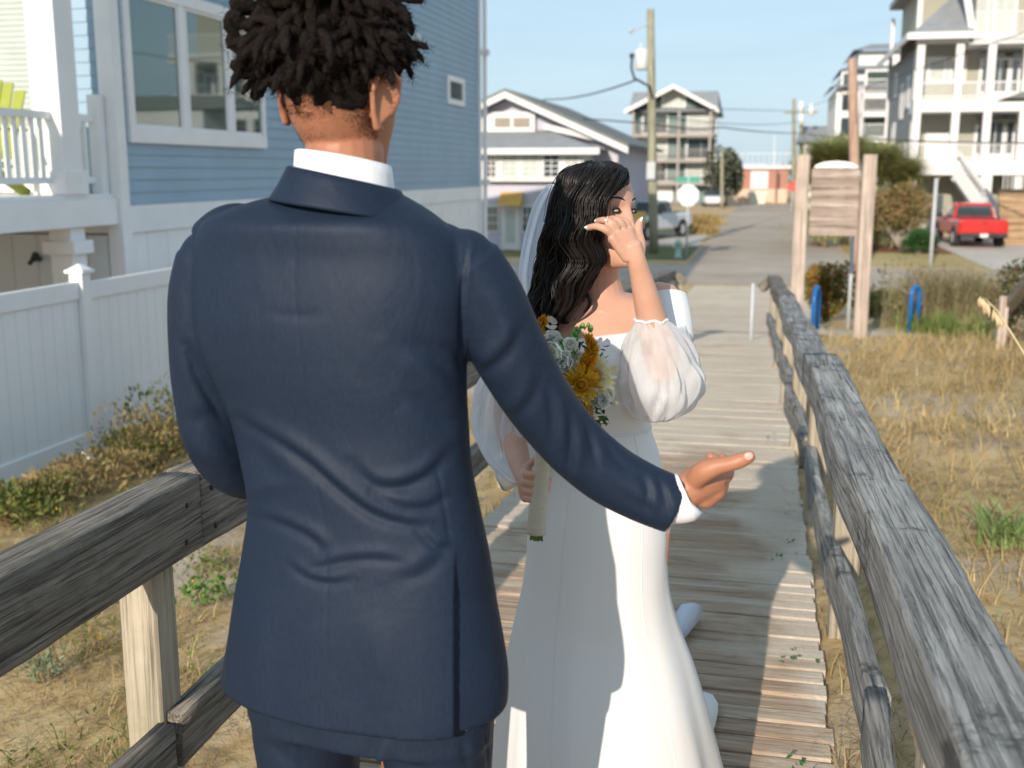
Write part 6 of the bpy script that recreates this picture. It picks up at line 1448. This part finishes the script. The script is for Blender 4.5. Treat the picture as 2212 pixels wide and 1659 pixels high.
# ---- train on the boards behind her ----
def cloth_sheet(name,grid,mat,par,th=0):
    mb=MB(); m_=len(grid[0]); mb.v=[tuple(p) for r in grid for p in r]; mb.f=[(j*m_+i,j*m_+i+1,(j+1)*m_+i+1,(j+1)*m_+i) for j in range(len(grid)-1) for i in range(m_-1)]
    return mb.build(name,mat,par,True)
def ST(t,s,z): return w2(t,s,z)
gr_=[]
for j in range(26):
    v=j/25; row=[]
    for i in range(30):
        u=i/29; t_=-.66+.50*u-.12*(1-v)*(u-.5); s_=2.7+.80*v-.35*(u-.5)**2
        z=.018+.05*(1-v)**2+.022*math.sin(u*13+v*2)*(1-.4*v)+.015*noise.noise(Vector((u*4,v*4,1)))
        row.append(ST(t_,s_,max(z,.012)))
    gr_.append(row)
cloth_sheet('train',gr_,SATIN,br)
# a turned fold of the train at right
f0=[]
for px,py in ((1500,1492),(1520,1487),(1540,1494),(1551,1512),(1551,1532),(1545,1560),(1536,1585),(1528,1600)): f0.append(FZ(px,py,.03))
e=MB(); c0=[ST(a,b_2,.05) for a,b_2 in f0]; base_=[ST(-.18,2.75,.06)]*len(c0)
gg_=[[c0[k].lerp(base_[k],q)+Vector((0,0,.03*math.sin(PI*q)-.03*(1-q)**3)) for k in range(len(c0))] for q in [0,.08,.2,.4,.6,.8,1]]
cloth_sheet('train_fold',gg_,SATIN,br)
# ---- veil from the crown down her back, its end lying on the boards ----
path=[(1232,398,2.565,.050),(1208,430,2.575,.052),(1190,477,2.585,.052),(1174,557,2.595,.054),(1172,622,2.60,.055),(1205,760,2.63,.08),(1255,1000,2.68,.12),(1290,1240,2.74,.15),(1320,1440,2.85,.16)]
grid=[]
for k,(cx,cy,y,w) in enumerate(catmull(path,44)):
    c=Q(cx,cy,y); row=[]
    for i in range(26):
        u=i/25*2-1; row.append(Vector((c.x+u*w,c.y+.035*u*u+.012*math.sin(u*14+k*.05)+.008*noise.noise(Vector((u*5,k*.1,4))),max(c.z,.02))))
    grid.append(row)
for k in range(0):
    row=[]
    for i in range(26):
        u=i/25*2-1; t_=-.36+u*.26+.16*k/13+.0*u; s_=3.0+.075*k+.06*u*u
        row.append(ST(t_,s_,.03+.012*math.sin(u*15+k*.3)+.01*abs(noise.noise(Vector((u*4,k*.4,2))))))
    grid.append(row)
cloth_sheet('veil',grid,VEIL,br)
e=MB(); vf=[FZ(x,y,.04) for x,y in ((1452,1330),(1462,1316),(1490,1311),(1520,1310),(1508,1338),(1490,1362),(1472,1384),(1456,1372))]; P=[ST(a,b_2,.03) for a,b_2 in vf]; cc=sum(P,Vector())/len(P)+Vector((0,0,.06)); m1=[p.lerp(cc,.5)+Vector((0,0,.02)) for p in P]
for p in P: p.z+=.015*noise.noise(p*9)
e.loft([P,m1,[p.lerp(cc,.9) for p in P]],True); e.build('veil_end',VEIL,br,True)
# ---- long dark waves ----
HB_,t_,b_=nt('black_brown_hair'); g_=t_.nodes.new('ShaderNodeNewGeometry'); k=ramp(t_,g_.outputs['Random Per Island'],[(0,(.005,.004,.0035)),(.8,(.011,.008,.007)),(1,(.026,.017,.013))]); t_.links.new(k,b_.inputs['Base Color'])
b_.inputs['Roughness'].default_value=.42; b_.inputs['Specular IOR Level'].default_value=.4; b_.inputs['Anisotropic'].default_value=.5
HLV=[(351,1270,1312,2.50,.035),(358,1240,1336,2.50,.072),(372,1216,1350,2.50,.094),(396,1207,1349,2.50,.105),(412,1211,1336,2.50,.106),(432,1203,1324,2.505,.107),(460,1193,1311,2.51,.110),(500,1182,1302,2.515,.108),(540,1173,1298,2.52,.100),(580,1167,1288,2.52,.092),(620,1160,1266,2.515,.086),(660,1148,1242,2.51,.078),(700,1154,1216,2.505,.06),(738,1172,1202,2.50,.03)]
base_h=MB(); rr=[]
for py,xl,xr,yc,hd in catmull(HLV,70):
    a=Q(xl+5,py,yc);c=Q(xr-6,py,yc); w=(c.x-a.x)/2; cx=(a.x+c.x)/2
    rr.append([Vector((cx+w*math.cos(2*PI*i/72)*(1+.03*math.sin(i*1.7+py*.05)),yc+hd*.93*math.sin(2*PI*i/72)*(1+.05*math.sin(i*1.3+py*.04)),a.z)) for i in range(72)])
base_h.loft(rr); bh_=base_h.build('hair',HB_,br,True)
rg=random.Random(21); sm=MB()
HC=[list(x) for x in catmull(HLV,100)]
def lvl(py): return interp([(h[0],h[1],h[2],h[3],h[4]) for h in HC],py)
nst=1250
for q in range(nst):
    ang=rg.uniform(PI*.92,PI*2.08) if rg.random()<.88 else rg.uniform(0,PI)   # front half mostly
    lock=round(ang*7)/7; ph=lock*5.3+math.sin(lock*17)*2; p0=rg.uniform(348,385)+ (0 if rg.random()<.7 else rg.uniform(0,200)); p1=rg.uniform(600,742) if math.cos(ang)<.4 else rg.uniform(470,700)
    p1=max(p1,p0+90); P=[];rad=[]; jit=rg.gauss(0,1); off=rg.uniform(-.006,.007)
    rw=rg.uniform(.0009,.0017); amp0=rg.uniform(.7,1.25)*(1 if math.cos(ang)>-.6 else .6)
    m_=int((p1-p0)/9)+3
    for i in range(m_):
        py=p0+(p1-p0)*i/(m_-1); xl,xr,yc,hd=lvl(py); a=Q(xl,py,yc);c=Q(xr,py,yc); w=(c.x-a.x)/2; cx=(a.x+c.x)/2
        gr1=max(0,min(1,(py-410)/120)); wave=gr1*amp0*(.125*math.sin(py*.060+ph+jit*.6+ang*2)+.012*math.sin(py*.11+ph*2+jit)); part=(1-gr1)
        # near the crown strands fan out from the parting
        fan=max(0,min(1,(py-348)/70)); aa=ang; 
        th=aa+wave*1.0; bump_=.009*gr1*math.sin(py*.055+ph+1.5+jit)+off
        x=cx+(w+bump_)*math.cos(th); yv=yc+(hd+bump_)*math.sin(th)
        P.append(Vector((x,yv,a.z+.002*math.sin(py*.1+jit)))); rad.append(rw*(1 if i<m_-3 else (m_-1-i)/3+.15))
    sm.tube(P,rad,3,False)
# face-framing locks and loose curls
def lock(pts,nn,spread,wav,r=.0011,fr=.07):
    C=catmull(pts,34)
    for _ in range(nn):
        o1,o2,o3=rg.gauss(0,spread),rg.gauss(0,spread),rg.gauss(0,.35); P=[]
        for i,c in enumerate(C):
            f=i/34; p=Q(c[0]+wav*math.sin(c[1]*fr+o3)*min(1,f*3),c[1],c[2]); taper=1-.75*f**2; P.append(p+Vector((o1*taper,o2*taper,0)))
        sm.tube(P,[r*(1-.6*(i/34)**3) for i in range(35)],3,False)
lock([(1342,376,2.44),(1326,405,2.40),(1310,434,2.39),(1301,470,2.395),(1298,520,2.41),(1294,555,2.42),(1270,585,2.42),(1262,615,2.42),(1272,650,2.425),(1262,675,2.43),(1243,692,2.43)],55,.0035,3)
lock([(1335,366,2.45),(1318,400,2.40),(1300,440,2.385),(1290,490,2.39),(1296,530,2.40),(1300,560,2.41),(1285,590,2.41)],120,.008,4)
lock([(1325,362,2.45),(1300,400,2.40),(1278,450,2.385),(1268,510,2.385),(1278,560,2.39),(1262,610,2.40),(1240,650,2.41),(1225,700,2.41)],160,.011,5)
lock([(1346,378,2.46),(1352,392,2.44),(1348,400,2.43),(1336,402,2.42)],45,.004,0)
lock([(1300,360,2.44),(1265,400,2.41),(1240,460,2.40),(1232,520,2.39),(1245,570,2.39),(1225,620,2.39),(1205,680,2.40),(1195,730,2.42)],170,.013,6)
lock([(1222,400,2.46),(1206,460,2.45),(1192,510,2.45),(1178,550,2.46),(1184,600,2.45),(1162,640,2.46),(1152,690,2.47),(1178,715,2.47)],40,.009,6)
lock([(1198,480,2.5),(1182,530,2.5),(1158,560,2.5),(1160,600,2.5),(1140,640,2.5)],7,.006,5,.0008)
lock([(1290,358,2.46),(1250,366,2.47),(1222,388,2.48),(1200,430,2.48),(1180,480,2.48)],120,.011,1)
so2=sm.build('hair_strands',HB_,bh_,kind='stuff',smooth=True)
fl=MB()
for _ in range(70):
    f=rg.random(); h=HC[int(f*60)]; sx=rg.choice((0,0,1)); px=h[1] if sx==0 else h[2]; 
    if sx==1 and h[0]>400: continue
    P=[];d=-1 if sx==0 else 1; L=rg.uniform(20,70); k0=rg.uniform(4,13); ph=rg.uniform(0,6)
    for i in range(9): u=i/8; P.append(Q(px+d*k0*math.sin(u*PI*.8)+2*math.sin(u*7+ph),h[0]+L*u-6,2.47))
    fl.tube(P,.00035,3,False)
fl.build('stray_hairs',HB_,bh_,kind='stuff',smooth=True)
# ================= bouquet =================
bq=Thing('bouquet',Q(1168,1100,2.31),'hand tied bouquet of yellow and white flowers with cream wrapped stems','bouquet',street=False)
WRAP=paint('cream_ribbon',(.52,.47,.36),.8,.08,30,.3,80,(1,1,8))
e=MB(); stube(e,[PW(1158,1152,2.31,.021),PW(1160,1120,2.31,.020),PW(1166,1060,2.315,.0185),PW(1172,1000,2.315,.018),PW(1185,940,2.31,.024)],24,20); e.build('stem_wrap',WRAP,bq,True)
GS=leafy('stem_green',[(.10,.16,.03),(.18,.26,.06)],.6,.1); e=MB()
for i in range(22): p=Q(1158+rng.normal()*8,1150,2.31+rng.normal()*.008); e.tube([p,p+Vector((rng.normal()*.002,0,-.012-.008*rng.uniform()))],.0028,6)
e.build('stem_ends',GS,bq,True)
def petals(c,nrm,R_,n,wd,curl,lay=2,tilt=.35,r0=.2):
    c=Vector(c); nz=Vector(nrm).normalized(); a=Vector((0,0,1)) if abs(nz.z)<.9 else Vector((1,0,0)); u=(a-nz*a.dot(nz)).normalized(); w=nz.cross(u); V=[];F=[]
    for L_ in range(lay):
        for i in range(n):
            th=2*PI*(i+.5*L_)/n+rng.normal()*.08; d=u*math.cos(th)+w*math.sin(th); s_=nz.cross(d); Rr=R_*(1-.22*L_)*(1+rng.normal()*.07); tl=tilt+.35*L_
            pts=[]
            for f,ww in ((r0,.25),(.45,.8),(.75,1),(.93,.7),(1,.12)):
                q=c+d*Rr*f*math.cos(tl*f)+nz*(Rr*f*math.sin(tl*f)-curl*f*f*Rr); pts.append((q-s_*wd*ww/2+nz*.06*wd,q,q+s_*wd*ww/2+nz*.06*wd))
            b0=len(V); 
            for p in pts: V+=list(p)
            for k in range(4): 
                for m_ in range(2): x=b0+k*3+m_; F.append((x,x+1,x+4,x+3))
    return V,F
def flower(name,c,nrm,R_,n,wd,mat,ctr=None,lay=2,curl=.15,tilt=.35,cr=.2):
    V,F=petals(c,nrm,R_,n,wd,curl,lay,tilt); m_=MB(); m_.add(V,F); o=m_.build(name,mat,bq,True)
    if ctr: e=MB(); e.ball(Vector(c)+Vector(nrm).normalized()*.004,R_*cr,14,8); e.build('flower_centre',ctr,o,True)
    return o
YP=leafy('golden_petals',[(.62,.33,.015),(.80,.50,.03),(.85,.60,.08)],.6,.25,20); CP=leafy('cream_petals',[(.78,.70,.36),(.85,.80,.52),(.86,.83,.64)],.6,.3,15); WP=leafy('white_petals',[(.93,.93,.88),(.95,.95,.90),(.88,.92,.78)],.6,.35,15)
ORC=paint('orange_centre',(.55,.24,.02),.8,.3,90,.5); OR=leafy('marigold_plume',[(.70,.30,.01),(.85,.45,.02),(.80,.38,.015)],.7,.3,20); LG=leafy('bright_green_buds',[(.18,.42,.08),(.30,.55,.14),(.42,.62,.25)],.5,.3,20); DG=leafy('dark_leaf',[(.03,.07,.02),(.07,.13,.035),(.12,.20,.06)],.6,.25,20)
F_=(-.15,-1,.15)
flower('cream_daisy',Q(1283,815,2.265),(.15,-1,.25),.050,24,.0105,CP,ORC,3,.15,.22,.26)
V,F=petals(Q(1256,832,2.25),(-.1,-1,.2),.047,34,.0055,-.05,3,.5,.1); e=MB(); e.add(V,F); yo=e.build('golden_spider_flower',YP,bq,True); e=MB(); e.ball(Q(1262,828,2.247),.016,14,8); e.build('flower_centre',ORC,yo,True)
for px,py,y,r in ((1208,755,2.262,.028),(1226,782,2.258,.030),(1200,788,2.262,.026),(1233,745,2.27,.020),(1296,868,2.258,.024),(1218,770,2.29,.034),(1196,745,2.30,.030),(1240,765,2.30,.028),(1205,800,2.28,.034),(1228,805,2.275,.03),(1215,835,2.275,.028),(1290,862,2.27,.030),(1312,853,2.275,.018),(1268,880,2.28,.022),(1186,775,2.29,.03)):
    flower('white_blossom',Q(px,py,y),(rng.normal()*.5-.1,-1,rng.normal()*.4+.3),r,7,r*.95,WP,None,3,.05,.7)
def spike(name,pts,rad,nl,mat,size,asp):
    C=[];D=[];cc=catmull(pts,40)
    for _ in range(nl):
        k=rng.uniform(0,1); c=Q(*cc[int(k*40)][:3]); d=rng.normal(size=3); d/=np.linalg.norm(d); r=rad*(1-.72*k)*rng.uniform(.5,1); C.append(np.array(c)+d*r); D.append(d+np.array([0,0,.9]))
    o=add_np(name,leaves(np.array(C),rng.uniform(size*.6,size*1.2,nl)*1.0,asp,dirs=np.array(D)*1.5),mat,bq); return o
spike('marigold_plume',[(1264,800,2.262),(1272,780,2.26),(1280,757,2.26),(1272,730,2.27)],.019,520,OR,.0115,.32)
spike('marigold_plume',[(1170,770,2.27),(1166,745,2.27),(1165,715,2.275),(1176,688,2.28)],.017,520,OR,.0110,.32)
spike('marigold_plume',[(1240,870,2.27),(1262,885,2.265),(1275,905,2.265)],.013,220,OR,.0105,.32)
spike('marigold_plume',[(1285,790,2.28),(1298,800,2.28),(1305,815,2.28)],.010,120,OR,.0080,.3)
spike('marigold_plume',[(1250,895,2.28),(1268,912,2.28),(1265,925,2.28)],.012,160,OR,.0105,.32)
for pts,n_ in (([(1215,780,2.28),(1232,755,2.28),(1240,730,2.285),(1250,708,2.29)],30),([(1210,765,2.275),(1213,750,2.275),(1216,738,2.28)],8),([(1262,712,2.29),(1266,706,2.29),(1270,703,2.29)],3)):
    e=MB(); cc=catmull(pts,40)
    for i in range(n_):
        k=i/max(n_-1,1); c=Q(*cc[int(k*40)][:3]); th=i*2.4; r=.013*(1-.6*k); e.ball(c+Vector((math.cos(th)*r,math.sin(th)*r*.8,.002)),(.0062*(1-.4*k),.006*(1-.4*k),.0085*(1-.4*k)),8,6)
    e.tube([Q(*c[:3]) for c in cc[::8]],.002,5); e.build('green_bud_spike',LG,bq,True)
C=[];
for _ in range(260):
    a=rng.uniform(); b1=rng.normal(size=3); c=Q(1215+rng.uniform(-30,95),870+rng.uniform(-60,50) if rng.uniform()<.75 else rng.uniform(740,850),2.30+rng.uniform(-.01,.03)); C.append(c)
add_np('leaves',leaves(np.array(C),rng.uniform(.006,.016,len(C)),.35),DG,bq)
for px,py in ((1300,838),(1318,852),(1322,868)): 
    e=MB(); e.tube([Q(1285,880,2.28),Q((1285+px)/2,865,2.275),Q(px,py+4,2.27)],.0014,5); o=e.build('sprig',DG,bq,True)
e=MB()
for px,py in ((1300,838),(1317,840),(1270,872),(1330,872),(1308,826)): e.ball(Q(px,py,2.268),.006,8,6)
e.build('cream_berries',CP,bq,True)
e=MB(); c=Q(1175,738,2.262)
for i in range(14): e.tube([c,c+Vector((rng.normal()*.008,rng.normal()*.003,rng.normal()*.008))],[.0016,.0005],4)
e.build('blue_thistle',paint('thistle_blue',(.10,.12,.30),.7,.2,60,.1),bq,True)
V,F=petals(Q(1188,700,2.285),(.3,-1,.6),.018,5,.015,.1,1,.5); e=MB(); e.add(V,F); e.build('dry_petals',paint('taupe_petal',(.50,.42,.34),.8,.1,30,.1),bq,True)
